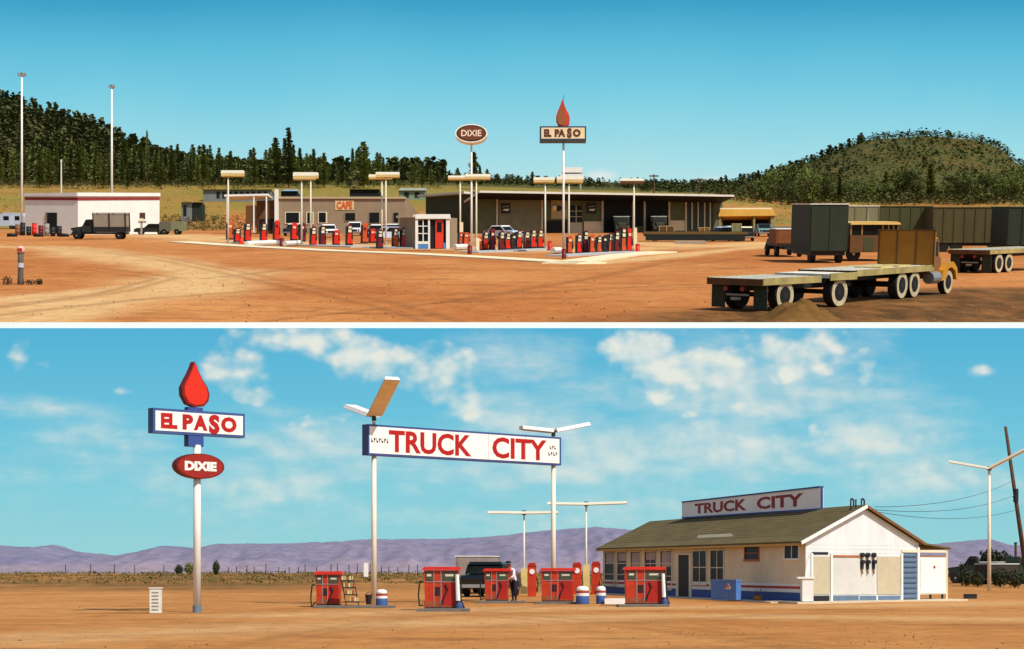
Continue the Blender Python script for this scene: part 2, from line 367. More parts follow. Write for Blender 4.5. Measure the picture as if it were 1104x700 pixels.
# ------------------------------------------------------------------ skies
def sky_mat_low():
    m = bpy.data.materials.new('desert_sky'); m.use_nodes = True; m.cycles.emission_sampling = 'NONE'; n = m.node_tree.nodes; L = m.node_tree.links; n.clear()
    out = n.new('ShaderNodeOutputMaterial'); em = n.new('ShaderNodeEmission'); L.new(em.outputs[0], out.inputs[0])
    ge = n.new('ShaderNodeNewGeometry'); sx = n.new('ShaderNodeSeparateXYZ'); L.new(ge.outputs['Position'], sx.inputs[0])
    mr = n.new('ShaderNodeMapRange'); mr.inputs[1].default_value = ZC + 22*212/F; mr.inputs[2].default_value = ZC + 256*212/F; L.new(sx.outputs[2], mr.inputs[0])
    cr = n.new('ShaderNodeValToRGB'); e = cr.color_ramp.elements
    e[0].position = 0; e[0].color = lin(150,210,216) + (1,); e[1].position = 1; e[1].color = lin(84,178,214) + (1,)
    for p, c in ((0.25, (134,206,220)), (0.55, (112,196,220))):
        q = e.new(p); q.color = lin(*c) + (1,)
    L.new(mr.outputs[0], cr.inputs[0])
    def math_(op, a, b=None):
        x = n.new('ShaderNodeMath'); x.operation = op
        for i, q in enumerate((a, b)):
            if q is None: continue
            if isinstance(q, (int, float)): x.inputs[i].default_value = q
            else: L.new(q, x.inputs[i])
        return x.outputs[0]
    mp = n.new('ShaderNodeMapping'); mp.inputs['Scale'].default_value = (0.75, 1, 1.1); L.new(ge.outputs['Position'], mp.inputs[0])
    n1 = n.new('ShaderNodeTexNoise'); n1.inputs['Scale'].default_value = 0.26; n1.inputs['Detail'].default_value = 9; n1.inputs['Roughness'].default_value = 0.58; n1.inputs['Distortion'].default_value = 0.5
    L.new(mp.outputs[0], n1.inputs['Vector'])
    mp2 = n.new('ShaderNodeMapping'); mp2.inputs['Scale'].default_value = (0.35, 1, 1.3); L.new(ge.outputs['Position'], mp2.inputs[0])
    n2 = n.new('ShaderNodeTexNoise'); n2.inputs['Scale'].default_value = 0.22; n2.inputs['Detail'].default_value = 8; n2.inputs['Roughness'].default_value = 0.6; L.new(mp2.outputs[0], n2.inputs['Vector'])
    def ellipses(lst):
        acc = None
        for (px, row, rx, ry, st) in lst:
            c = at(px, row, 212); k = 212 / F
            dx = math_('DIVIDE', math_('SUBTRACT', sx.outputs[0], c.x), rx*k); dz = math_('DIVIDE', math_('SUBTRACT', sx.outputs[2], c.z), ry*k)
            d = math_('SQRT', math_('ADD', math_('MULTIPLY', dx, dx), math_('MULTIPLY', dz, dz)))
            q = math_('MULTIPLY', math_('MAXIMUM', math_('SUBTRACT', 1.0, d), 0), st)
            acc = q if acc is None else math_('MAXIMUM', acc, q)
        return acc
    puffy = ellipses([(20,386,34,26,0.8),(45,392,26,14,0.6),(134,423,24,13,0.8),(258,402,74,56,1.1),(318,366,120,34,1.1),(395,385,90,46,1.05),(480,400,96,60,1.15),(515,428,76,52,0.9),
                      (660,475,70,30,0.6),(690,376,100,54,1.15),(770,395,170,76,1.1),(860,384,130,60,1.1),(930,405,60,46,0.8),(800,435,150,36,0.75),(1060,401,38,17,1.05),(1130,400,36,26,0.8),(330,458,80,34,0.8),(352,470,60,26,0.7),(880,470,80,24,0.6),(760,470,90,24,0.6)])
    wispy = ellipses([(60,440,150,22,0.7),(100,475,160,44,0.7),(340,470,150,56,0.85),(560,450,150,60,0.85),(640,500,280,70,0.8),(790,480,260,64,0.95),(940,475,150,60,1.0),(1010,510,180,56,0.9),(300,520,400,70,0.6),(700,540,400,60,0.6),(560,400,140,70,0.6),(800,420,260,90,0.8)])
    def dens(mask, noi, lo, hi, k):
        x = math_('ADD', mask, math_('MULTIPLY', math_('SUBTRACT', noi, 0.5), k))
        r = n.new('ShaderNodeMapRange'); r.interpolation_type = 'SMOOTHSTEP'; r.inputs[1].default_value = lo; r.inputs[2].default_value = hi; L.new(x, r.inputs[0])
        return math_('MULTIPLY', r.outputs[0], math_('GREATER_THAN', mask, 0.001))
    def puff(off):
        mp_ = n.new('ShaderNodeMapping'); mp_.inputs['Location'].default_value = off; mp_.inputs['Scale'].default_value = (0.85, 1, 1.15); L.new(ge.outputs['Position'], mp_.inputs[0])
        a = n.new('ShaderNodeTexNoise'); a.inputs['Scale'].default_value = 0.125; a.inputs['Detail'].default_value = 10; a.inputs['Roughness'].default_value = 0.56; a.inputs['Distortion'].default_value = 0.25; L.new(mp_.outputs[0], a.inputs['Vector'])
        wv = n.new('ShaderNodeVectorMath'); wv.operation = 'MULTIPLY_ADD'; wv.inputs[1].default_value = (1.6, 0, 1.6); L.new(a.outputs['Color'], wv.inputs[0]); L.new(mp_.outputs[0], wv.inputs[2])
        b = n.new('ShaderNodeTexVoronoi'); b.feature = 'SMOOTH_F1'; b.inputs['Scale'].default_value = 0.25; b.inputs['Detail'].default_value = 2; b.inputs['Roughness'].default_value = 0.55; b.inputs['Smoothness'].default_value = 0.6; L.new(wv.outputs[0], b.inputs['Vector'])
        return math_('ADD', math_('MULTIPLY', a.outputs[0], 0.75), math_('MULTIPLY', math_('SUBTRACT', 0.80, b.outputs['Distance']), 0.36))
    pa = puff((0, 0, 0)); pb = puff((0.9, 0, 1.2))
    dp = dens(puffy, pa, 0.10, 0.72, 1.75); dw = math_('MULTIPLY', dens(wispy, n2.outputs[0], 0.10, 1.0, 1.5), 0.75)
    d = math_('MAXIMUM', math_('MULTIPLY', dp, 0.92), dw)
    sh = n.new('ShaderNodeMapRange'); sh.inputs[1].default_value = -0.16; sh.inputs[2].default_value = 0.14; L.new(math_('SUBTRACT', pa, pb), sh.inputs[0])
    cc = n.new('ShaderNodeMix'); cc.data_type = 'RGBA'; cc.inputs[6].default_value = lin(178,212,220) + (1,); cc.inputs[7].default_value = lin(236,236,224) + (1,); L.new(sh.outputs[0], cc.inputs[0])
    mx = n.new('ShaderNodeMix'); mx.data_type = 'RGBA'; L.new(d, mx.inputs[0]); L.new(cr.outputs[0], mx.inputs[6]); L.new(cc.outputs[2], mx.inputs[7])
    L.new(mx.outputs[2], em.inputs[0]); em.inputs[1].default_value = 1.0
    return m
sb = MB(); sb.box(-140, 140, 211.9, 213.3, -0.5, ZC + (HL - 354.0) * 212 / F)
tag(sb.build('sky', sky_mat_low()), kind='structure')

def sky_mat_up():
    m = bpy.data.materials.new('mountain_sky'); m.use_nodes = True; m.cycles.emission_sampling = 'NONE'; n = m.node_tree.nodes; L = m.node_tree.links; n.clear()
    out = n.new('ShaderNodeOutputMaterial'); em = n.new('ShaderNodeEmission'); L.new(em.outputs[0], out.inputs[0])
    ge = n.new('ShaderNodeNewGeometry'); sx = n.new('ShaderNodeSeparateXYZ'); L.new(ge.outputs['Position'], sx.inputs[0])
    mr = n.new('ShaderNodeMapRange'); mr.inputs[1].default_value = ZC + (612-200)*5000/F; mr.inputs[2].default_value = ZC + 612*5000/F; L.new(sx.outputs[2], mr.inputs[0])
    no = n.new('ShaderNodeTexNoise'); no.inputs['Scale'].default_value = 0.0016; no.inputs['Detail'].default_value = 4; L.new(ge.outputs['Position'], no.inputs['Vector'])
    ad = n.new('ShaderNodeMath'); ad.operation = 'MULTIPLY_ADD'; ad.inputs[1].default_value = 0.16; L.new(no.outputs[0], ad.inputs[0])
    sb_ = n.new('ShaderNodeMath'); sb_.operation = 'SUBTRACT'; sb_.inputs[1].default_value = 0.08; L.new(mr.outputs[0], sb_.inputs[0]); L.new(sb_.outputs[0], ad.inputs[2])
    cr = n.new('ShaderNodeValToRGB'); e = cr.color_ramp.elements
    e[0].position = 0; e[0].color = lin(182,226,230) + (1,); e[1].position = 1; e[1].color = lin(62,160,200) + (1,)
    for p, c in ((0.22, (156,218,230)), (0.5, (122,204,226)), (0.8, (88,184,216))):
        q = e.new(p); q.color = lin(*c) + (1,)
    L.new(ad.outputs[0], cr.inputs[0])
    def math_(op, a, b=None):
        x = n.new('ShaderNodeMath'); x.operation = op
        for i, q in enumerate((a, b)):
            if q is None: continue
            if isinstance(q, (int, float)): x.inputs[i].default_value = q
            else: L.new(q, x.inputs[i])
        return x.outputs[0]
    acc = None; k = 5000 / F
    for px, row, rx, ry, st in ((648,190,22,9,0.9),(770,196,20,8,0.7),(632,194,16,6,0.6)):
        c = at(px, row, 5000)
        dx = math_('DIVIDE', math_('SUBTRACT', sx.outputs[0], c.x), rx*k); dz = math_('DIVIDE', math_('SUBTRACT', sx.outputs[2], c.z), ry*k)
        q = math_('MULTIPLY', math_('MAXIMUM', math_('SUBTRACT', 1.0, math_('SQRT', math_('ADD', math_('MULTIPLY', dx, dx), math_('MULTIPLY', dz, dz)))), 0), st)
        acc = q if acc is None else math_('MAXIMUM', acc, q)
    mx = n.new('ShaderNodeMix'); mx.data_type = 'RGBA'; L.new(acc, mx.inputs[0]); L.new(cr.outputs[0], mx.inputs[6]); mx.inputs[7].default_value = lin(232,236,232) + (1,)
    L.new(mx.outputs[2], em.inputs[0]); return m
sb = MB(); sb.box(-2600, 2600, 5000, 5040, 560, 2100)
tag(sb.build('sky', sky_mat_up()), kind='structure')

# ------------------------------------------------------------------ desert mountains
def mountains():
    sky_px = [-150,-60,0,40,62,80,100,130,150,180,215,235,300,360,400,470,520,545,575,610,645,680,720,800,880,960,1000,1030,1062,1085,1104,1200,1300]
    sky_rw = [590,586,588,590,587,594,596,599,595,588,591,586,586,584,581,581,579,577,573,570,568,571,574,578,582,584,587,584,581,588,587,584,590]
    nx, ny = 420, 46; v = []; foot_haze = []; f = []; Y0, Y1 = 176.0, 211.0; YR = 204.0
    for j in range(ny):
        Y = Y0 + (Y1 - Y0) * j / (ny - 1)
        for i in range(nx):
            px = -130 + 1380 * i / (nx - 1); X = (px - 552) * YR / F
            top = ZC + (HL - float(np.interp(px, sky_px, sky_rw))) * YR / F - gl(YR)
            prof = sm(Y0, YR, Y) ** 0.8 if Y < YR else 1 - 0.25 * sm(YR, Y1, Y)
            rid = mnoise.fractal(Vector((X*0.22, Y*0.06, 2.3)), 0.8, 2.1, 6)
            gul = abs(mnoise.noise(Vector((X*0.45, Y*0.1, 7))))
            near = 4 * prof * (1 - prof)
            z = gl(Y) - 0.05 + top * (prof + near * (0.12*rid - 0.14*gul)) + 0.09 * mnoise.fractal(Vector((X*0.9, Y*0.5, 5)), 0.8, 2.0, 4) * prof
            v.append((X, Y, z)); foot_haze.append((1 - sm(0.12, 0.5, prof + 0.25*mnoise.noise(Vector((X*0.12, Y*0.1, 3)))))*0.9)
    for j in range(ny-1):
        for i in range(nx-1): f.append((j*nx+i, j*nx+i+1, (j+1)*nx+i+1, (j+1)*nx+i))
    m = ground_mat('hazy_mauve_rock', lin(120,114,136), lin(134,122,138), lin(98,100,130), 0.30, (('foot_haze', lin(152,134,142)),), 0.05)  # distant haze put into the rock colour: mauve overall, pinker at the foot
    me = bpy.data.meshes.new('mountains'); me.from_pydata(v, [], f); a_ = me.attributes.new('foot_haze', 'FLOAT', 'POINT'); a_.data.foreach_set('value', foot_haze); me.materials.append(m); me.polygons.foreach_set('use_smooth', [True]*len(me.polygons))
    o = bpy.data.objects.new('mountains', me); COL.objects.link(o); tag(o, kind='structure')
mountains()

# ================================================================== LOWER PLACE: the desert truck stop
# ---- building
A_ = low(868, 650.5); Cg = low(990, 648.2)
d1 = Vector((A_.x * 0, 0, 0))
B_ = low(650, 640.2)
wl = Plane(B_, A_)            # long wall, t = 0 at the far end
gp = Plane(A_, Cg)            # gable wall
if wl.n.y > 0: wl.n = -wl.n
bd = thing('truck_stop_building', 'long cream truck stop building with olive shingle roof and white gable end', 'building', A_)
_, zE = wl.uv(868, 583); tR, zRk = gp.uv(932, 548); tG1, zE2 = gp.uv(990, 586); Lw = wl.len
zE = (zE + zE2) / 2; mid = tR; gW = tG1
back = wl.d * -1.0            # away from the viewer
def bp(u, t, z, o=0.0): return gp.A + gp.d * t + back * u + Vector((0, 0, z))      # u metres behind the gable
wm = MB()
wm.prism([bp(0,0,-0.1), bp(0,gW,-0.1), bp(0,gW,zE), bp(0,mid,zRk), bp(0,0,zE)], back * Lw)
wall = wm.build('wall', TAN, bd)
sd = MB()                     # white siding on the gable end
sd.prism([gp.p(0.0,0.02,0.004), gp.p(gW,0.02,0.004), gp.p(gW,zE-0.01,0.004), gp.p(mid,zRk-0.02,0.004), gp.p(0.0,zE-0.01,0.004)], gp.n * 0.03)
z = 0.35
while z < zE:
    gp.slab(sd, 0.0, gW, z, z + 0.012, 0.034, 0.042); z += 0.19
sd.build('gable_siding', GABLE, bd)
# roof: two slabs, hipped at the far end
ov = 0.28; th = 0.10; hip = wl.uv(703, 600)[0]
hipu = Lw - max(0.5, hip)
sl_ = (zRk - zE) / mid; slr = (zRk - zE) / (gW - mid)
def rf(u, t):                 # roof surface height
    return zRk + 0.06 - (sl_ * (mid - t) if t < mid else slr * (t - mid))
eL, eR = -0.42, gW + 0.35
rm = MB()
P = lambda u, t, dz=0.0: bp(u, t, rf(u, t) + dz)
rm.prism([P(-ov, eL), P(-ov, mid), P(Lw + 0.3, mid), P(Lw + 0.3, eL)], (0, 0, th))
rm.prism([P(-ov, mid), P(-ov, eR), P(Lw + 0.3, eR), P(Lw + 0.3, mid)], (0, 0, th))
roof = rm.build('roof', ROOFG, bd)
fm = MB()
fm.bar(P(-ov - 0.02, eL, 0.02), P(-ov - 0.02, mid, 0.02), 0.05, 0.15); fm.build('bargeboard', WHITE, bd)
fm = MB(); fm.bar(P(-ov - 0.02, mid, 0.02), P(-ov - 0.02, eR, 0.02), 0.05, 0.12); fm.build('bargeboard', M('brown_rake', lin(120,84,52), 0.8), bd)
fm = MB(); fm.bar(P(0.0, eL - 0.02, -0.03), P(Lw + 0.3, eL - 0.02, -0.03), 0.04, 0.10); fm.build('eave_board', M('eave_tan', lin(196,160,84), 0.8), bd)
pt = MB()
for (a, b, t0_, t1_) in ((9.5, 15.5, 0.55, 1.0),):
    pt.prism([P(a, t0_, th + 0.003), P(a + 1.2, t1_, th + 0.003), P(b, t1_, th + 0.003), P(b - 0.8, t0_, th + 0.003)], (0, 0, 0.012))
pt.build('roof_patch', M('roof_patch', lin(148,140,116), 0.9, 0.25, 2), roof, world=False); roof.children[-1].data.transform(Matrix.Translation(-bd.location))
sm_ = MB()
for t_ in np.arange(0.35, mid - 0.1, 0.30): sm_.bar(P(-ov, t_, th + 0.004), P(Lw + 0.25, t_, th + 0.004), 0.016, 0.008)
sm_.build('shingle_courses', M('shingle_seam', lin(92,80,48), 0.95, 0.2, 1.0), roof, world=False); roof.children[-1].data.transform(Matrix.Translation(-bd.location))
# painted bands along the foot of the long wall
def band(pl, t0, t1, z0, z1, o, mat, name='band'):
    m = MB(); pl.slab(m, t0, t1, z0, z1, 0.0, o); return m.build(name, mat, bd)
band(wl, 0, Lw, 0.06, 0.46, 0.012, BLUE, 'blue_band'); band(wl, 0, Lw, 0.47, 0.62, 0.010, WHITE, 'white_band'); band(wl, 0, Lw, 0.63, 0.74, 0.012, M('red_band', lin(176,44,30), 0.6), 'red_band'); band(wl, 0, Lw, 0.75, 0.86, 0.010, WHITE, 'white_band')
def window(pl, px0, px1, r0, r1, nv, nh, fcol=CREAM, blind=False, depth=0.05):
    t0, t1, z0, z1 = pl.rect(px0, px1, r0, r1); fw = 0.075 * (z1-z0) ** 0.5 * 0.8
    m = MB(); pl.slab(m, t0 - 0.02, t1 + 0.02, z1, z1 + 0.07, 0, depth); pl.slab(m, t0 - 0.05, t1 + 0.05, z0 - 0.09, z0, 0, depth + 0.05)
    pl.slab(m, t0 - fw, t0, z0, z1, 0, depth); pl.slab(m, t1, t1 + fw, z0, z1, 0, depth)
    for k in range(1, nv): x = t0 + (t1-t0)*k/nv; pl.slab(m, x - 0.025, x + 0.025, z0, z1, 0.006, depth - 0.01)
    for k in range(1, nh): x = z0 + (z1-z0)*k/nh; pl.slab(m, t0, t1, x - 0.022, x + 0.022, 0.004, depth - 0.014)
    w = m.build('window', fcol, bd)
    g = MB(); pl.slab(g, t0, t1, z0, z1, 0, 0.008); g.build('pane', GLASS, w, world=False); g_ = w.children[0]
    g_.data.transform(Matrix.Translation(-bd.location))
    if blind:
        b = MB(); zc = z1 - (z1-z0) * rnd.uniform(0.2, 0.6)
        pl.slab(b, t0 + (t1-t0)*0.1, t1 - (t1-t0)*0.1, zc, z1 - 0.05, 0.009, 0.014)
        bo = b.build('blind', M('window_blind', lin(176,160,150), 0.8), w, world=False); bo.data.transform(Matrix.Translation(-bd.location))
    return w
for k, (a, b) in enumerate(((652.6,662.5),(666,676),(680.5,690.5),(695.5,708),(712.5,724.5))): window(wl, a, b, 596 - k*0.35, 630.5 + k*1.0, 2 if k > 2 else 1, 3, blind=True)
window(wl, 747.5, 762, 594.4, 629.2, 2, 2, blind=False); window(wl, 766.5, 780.5, 593.8, 630.4, 2, 2)
w_ = window(wl, 803.5, 818.5, 590, 603.2, 1, 2, M('rust_frame', lin(170,96,66), 0.7)); w_ = window(wl, 846.5, 861.5, 588.8, 602.2, 2, 1, WHITE)
t0, t1, z0, z1 = wl.rect(732, 743.5, 598.5, 644.6)
m = MB(); wl.slab(m, t0, t1, 0.06, z1, 0, 0.02); dr = m.build('door', M('dark_doorway', lin(24,24,22), 0.6), bd)
m = MB(); wl.slab(m, t0-0.35, t0, 0.06, z1+0.08, 0, 0.05); wl.slab(m, t1, t1+0.35, 0.06, z1+0.08, 0, 0.05); wl.slab(m, t0, t1, z1, z1+0.08, 0, 0.05); m.build('door_frame', CREAM, bd)
# gable end: beige shutters, panel, slatted blue door
def gpanel(px0, px1, r0, r1, mat, name, o=0.07):
    t0, t1, z0, z1 = gp.rect(px0, px1, r0, r1); m = MB(); gp.slab(m, t0, t1, z0, z1, 0.035, o); return m.build(name, mat, bd)
gpanel(874.5, 893.5, 600, 641, PANELTAN, 'shutter'); gpanel(944.5, 969.5, 600, 641, PANELTAN, 'shutter')
gpanel(896.5, 942.5, 601, 641.5, M('white_board', lin(204,202,194), 0.7, 0.08, 1.2), 'board', 0.06)
gpanel(896.5, 926, 598.6, 600.8, M('rust_rail', lin(170,104,62), 0.8), 'rail', 0.09)
gpanel(874.5, 892, 595.2, 598, DARK, 'vent_slot', 0.055)
for a, b in ((873,875),(894.2,896.2),(970,972)): gpanel(a, b, 596.5, 648, WHITE, 'post_trim', 0.10)
for a, b, mt in ((875,893.4,DARK),(896.4,925,SLATE),(926,944,SLATE),(946,969.5,SLATE)): gpanel(a, b, 642.5, 649.3, mt, 'foundation_band', 0.05)
dd = gpanel(972.3, 987.3, 596, 648.6, SLATE, 'door', 0.06)
t0, t1, z0, z1 = gp.rect(972.3, 987.3, 596, 648.6); m = MB()
for k in range(9): zz = z0 + (z1-z0)*(k+0.5)/9.3; gp.slab(m, t0+0.04, t1-0.04, zz, zz+0.05, 0.062, 0.10)
o_ = m.build('slats', M('slat_blue', lin(70,92,118), 0.6), dd, world=False); o_.data.transform(Matrix.Translation(-bd.location))
gpanel(987.6, 990, 590, 648.6, WHITE, 'post_trim', 0.10)
m = MB(); gp.slab(m, gp.uv(971,600)[0], gp.uv(988.5,600)[0], gp.uv(980,595.8)[1], gp.uv(980,593)[1], 0.035, 0.10); m.build('lintel', CREAM, bd)
# electric meters on the gable
for k, px in enumerate((927.5, 933.5, 940)):
    em_ = thing('electric_meter', ['round electric meter on the gable, nearest the rusty rail', 'round electric meter on the gable, middle of three', 'black round electric meter on the gable, nearest the beige shutter'][k], 'meter', gp.p(gp.uv(px, 610)[0], gp.uv(px, 610)[1], 0.04), 'electric meters on the gable')
    t, zt = gp.uv(px, 601); zb = gp.uv(px, 619)[1]; m = MB(); m.tube(gp.p(t, zb, 0.13), gp.p(t, zt, 0.13), 0.035); m.build('conduit', M('conduit', lin(150,120,80), 0.6), em_)
    m = MB(); zc = gp.uv(px, 606)[1]; m.tube(gp.p(t, zc, 0.06), gp.p(t, zc, 0.24), 0.10, 0.09, 14); m.tube(gp.p(t, zc-0.06, 0.10), gp.p(t, zc-0.33, 0.10), 0.09, 0.08, 10); m.build('dial', DARK, em_)
    m = MB(); zc = gp.uv(px, 598.6)[1]; m.tube(gp.p(t, zc, 0.05), gp.p(t, zc, 0.2), 0.11, 0.11, 12); m.build('weather_head', DARK, em_)
# ridge ventilators
for k, px in enumerate((924.5, 930, 936)):
    t, zt = gp.uv(px, 538.5 if k != 1 else 540); v_ = thing('roof_ventilator', ['dark hooded pipe on the roof ridge, left of three', 'thin middle pipe on the roof ridge', 'dark looped pipe on the roof ridge, right of three'][k], 'roof pipe', gp.p(t, rf(0, t) + th, -0.4), 'pipes at the roof peak')
    m = MB(); b0 = gp.p(t, rf(0, t) + 0.02, -0.4); m.tube(b0, gp.p(t, zt, -0.4), 0.035); m.build('pipe', DARK, v_)
    m = MB(); q = gp.p(t, zt, -0.4)
    m.path([q, q + gp.d*0.10 + Vector((0,0,0.05)), q + gp.d*0.2 - Vector((0,0,0.03)), q + gp.d*0.2 - Vector((0,0,0.3))] if k != 1 else [q, q+Vector((0,0,0.08))], 0.04); m.build('hood', DARK, v_)
# lean-to porch and ice box on the right
pr = MB(); g2 = lambda px, row, off: gp.p(*gp.uv(px, row), off)
a0 = gp.p(gW + 0.02, gp.uv(990.5, 585.5)[1], -0.2); a1 = gp.p(gp.uv(1029, 592)[0], gp.uv(1029, 592.5)[1], -0.2)
pr.prism([a0, a1, a1 + back*3.4, a0 + back*3.4], (0, 0, 0.09)); pr.build('porch_roof', ROOFG, bd)
m = MB(); tp, zt = gp.uv(1026, 593.5); m.bar(gp.p(tp, 0, -0.3), gp.p(tp, zt, -0.3), 0.10, 0.10, (0,1,0)); m.build('porch_post', CREAM, bd)
m = MB(); m.bar(gp.p(gW+0.05, zt-0.05, -0.3), gp.p(tp+0.05, zt-0.05, -0.3), 0.06, 0.12); m.build('porch_beam', CREAM, bd)
ib = thing('ice_box', 'white upright ice box on short legs under the porch roof', 'ice box', gp.p(gp.uv(1007, 648)[0], 0, -0.2))
t0, t1, z0, z1 = gp.rect(993.5, 1021.5, 600, 641); m = MB(); gp.slab(m, t0, t1, z0, z1, -1.2, -0.1); m.build('cabinet', WHITE, ib)
m = MB(); gp.slab(m, t0+0.05, t1-0.05, z0+0.06, z1-0.12, -0.099, -0.07); dr = m.build('door', WHITE, ib)
m = MB(); gp.slab(m, t0, t1, z1, z1+0.05, -1.2, -0.06); m.build('lid', M('rust_lid', lin(150,104,70), 0.8), ib)
m = MB(); t_, z_ = gp.uv(1008.5, 611.5); m.tube(gp.p(t_, z_, -0.068), gp.p(t_, z_, -0.05), 0.07, 0.07, 12); m.build('badge', RED2, ib)
for tt in (t0+0.08, (t0+t1)/2, t1-0.08):
    m = MB(); m.bar(gp.p(tt, 0.0, -0.25), gp.p(tt, z0, -0.25), 0.09, 0.09, (0,1,0)); m.build('leg', DARK, ib)
# concrete walk round the building
cw = MB(); q = [gp.p(-1.6, 0, 1.1), gp.p(gW + 3.2, 0, 1.1), gp.p(gW + 3.2, 0, -3), gp.p(gW, 0, -3), gp.p(0, 0, -1), wl.p(0, 0, 0) , wl.p(0, 0, 1.5), wl.p(Lw, 0, 1.5)]
cw = MB(); cw.prism([Vector((p.x, p.y, -0.02)) for p in [gp.p(-1.5,0,0.9), gp.p(gW+2.6,0,0.9), gp.p(gW+2.6,0,-2.5), gp.p(0.1,0,-2.5)]], (0,0,0.10))
tag(cw.build('gable_pavement', PALE), kind='structure')
cw = MB(); cw.prism([wl.p(0,-0.02,1.4), wl.p(Lw-0.6,-0.02,1.4), wl.p(Lw-0.6,-0.02,0.0), wl.p(0,-0.02,0.0)], (0,0,0.075))
tag(cw.build('front_pavement', PALE), kind='structure')
# billboard on the roof
rs = thing('roof_sign', 'white TRUCK CITY signboard standing along the roof ridge', 'sign', bp(hipu*0.4, mid, zRk))
rp = Plane(B_ + gp.d*mid*0.96, A_ + gp.d*mid*0.96); rp.n = wl.n
ta, za1 = rp.uv(735.5, 541.5); _, za0 = rp.uv(735.5, 558.5); tb, zb1 = rp.uv(884.5, 525); _, zb0 = rp.uv(884.5, 549)
z0 = (za0+zb0)/2; z1 = (za1+zb1)/2
m = MB(); m.prism([rp.p(ta,za0,0), rp.p(tb,zb0,0), rp.p(tb,zb1,0), rp.p(ta,za1,0)], rp.n * -0.16); m.build('board', M('signboard_white', lin(246,242,232), 0.7, 0.08, 0.5), rs)
m = MB(); e = 0.05
for (a, za, b, zb_) in ((ta,za1,tb,zb1),(ta,za0,tb,zb0)): m.bar(rp.p(a,za,-0.06), rp.p(b,zb_,-0.06), 0.22, 0.08)
for (a, lo, hi) in ((ta,za0,za1),(tb,zb0,zb1)): m.bar(rp.p(a,lo,-0.06), rp.p(a,hi,-0.06), 0.08, 0.18, rp.d)
m.build('frame', BLUE, rs)
v, f = text_geo('TRUCK', 0.035); v2, f2 = text_geo('CITY', 0.035)
for (vv, ff, p0, p1) in ((v, f, 749, 805), (v2, f2, 816, 866)):
    s0 = rp.uv(p0, 540)[0]; s1 = rp.uv(p1, 540)[0]
    def zz(t, b): k = (t-ta)/(tb-ta); lo = za0+(zb0-za0)*k; hi = za1+(zb1-za1)*k; return lo + (hi-lo)*(0.19 + 0.62*b)
    m = MB(); m.add([rp.p(s0+a*(s1-s0), zz(s0+a*(s1-s0), b), 0.012) for a, b in vv], ff); m.build('lettering', DKRED, rs)
for k in range(5):
    t = ta + (tb-ta)*(k+0.5)/5; m = MB(); m.bar(rp.p(t, z0-0.35, -0.1), rp.p(t, z0+0.1, -0.1), 0.08, 0.08, rp.d); m.bar(rp.p(t, z0+0.6, -0.17), rp.p(t, z0-0.4, -1.0), 0.06, 0.06, rp.d); m.build('brace', DARK, rs)

# cooler, planter, counter in front of the long wall
cl = thing('drink_cooler', 'blue drink cooler with an orange and white emblem beside the long wall', 'cooler', wl.p(wl.uv(780, 640)[0], 0.075, 0.9))
ta, zt = wl.uv(767, 627); tb, _ = wl.uv(795, 640)
m = MB(); t0, z0 = wl.uv(766.5, 627.5); t1, _ = wl.uv(793, 627.5)
cp = Plane(low(766.5, 648.3), low(793.5, 648.9)); m = MB(); cp.slab(m, 0, cp.len, 0.08, cp.uv(767, 627)[1], -0.32, 0); m.build('cabinet', M('cooler_blue', lin(84,124,186), 0.5, 0.15), cl)
m = MB(); cp.slab(m, -0.02, cp.len+0.02, cp.uv(767,627)[1], cp.uv(767,624.8)[1], -0.34, 0.02); m.build('lid', M('cooler_lid', lin(90,128,184), 0.5), cl)
m = MB(); t, z = cp.uv(784.5, 632); m.prism([cp.p(t-0.16,z-0.14,0.004), cp.p(t+0.2,z-0.14,0.004), cp.p(t+0.24,z-0.05,0.004), cp.p(t+0.02,z+0.16,0.004)], cp.n*0.012); m.build('emblem', M('emblem_white', lin(230,222,200), 0.5), cl)
m = MB(); m.prism([cp.p(t-0.13,z-0.10,0.018), cp.p(t+0.16,z-0.05,0.018), cp.p(t+0.0,z+0.11,0.018)], cp.n*0.008); m.build('emblem', M('emblem_orange', lin(226,110,40), 0.5), cl)
P_ = low(817, 648.6); pl_ = thing('potted_plant', 'thin leafless plant in an ochre pot beside the long wall', 'potted plant', P_)
m = MB(); m.lathe([(0.13,0),(0.2,0.12),(0.22,0.26),(0.2,0.27),(0.05,0.25)], P_); m.build('pot', M('ochre_pot', lin(190,130,50), 0.8), pl_)
m = MB()
for k in range(9):
    a = rnd.uniform(0, 6.28); m.tube(P_ + Vector((0,0,0.25)), P_ + Vector((0.22*math.cos(a), 0.22*math.sin(a), rnd.uniform(0.45,0.8))), 0.012, 0.004, 5)
m.build('stems', M('dry_stem', lin(110,92,50), 0.9), pl_)
for (px0, px1, row, top, lbl) in ((862.2, 874.0, 650.6, 622.0, 'white counter stand with a flat top at the building corner'),):
    P_ = low(868, row); ct = thing('counter_stand', lbl, 'stand', P_); w = (px1-px0)*P_.y/F/2; h = at(px0, top, P_.y).z; P_.y -= 0.4; ct.location = P_
    m = MB(); m.box(P_.x-w, P_.x+w, P_.y-0.35, P_.y+0.25, 0.1, h-0.08); m.build('cabinet', WHITE, ct)
    m = MB(); m.box(P_.x-w-0.22, P_.x+w+0.04, P_.y-0.4, P_.y+0.3, h-0.08, h); m.build('top', WHITE, ct)
    for sx in (-1, 1):
        m = MB(); m.box(P_.x+sx*(w-0.07)-0.05, P_.x+sx*(w-0.07)+0.05, P_.y-0.3, P_.y+0.2, 0, 0.1); m.build('foot', DARK, ct)
    m = MB(); m.path([P_+Vector((-0.05,0.0,h)), P_+Vector((-0.02,0.02,h+0.5)), P_+Vector((0.12,0.02,h+0.95))], 0.025); m.build('pipe', WHITE, ct)

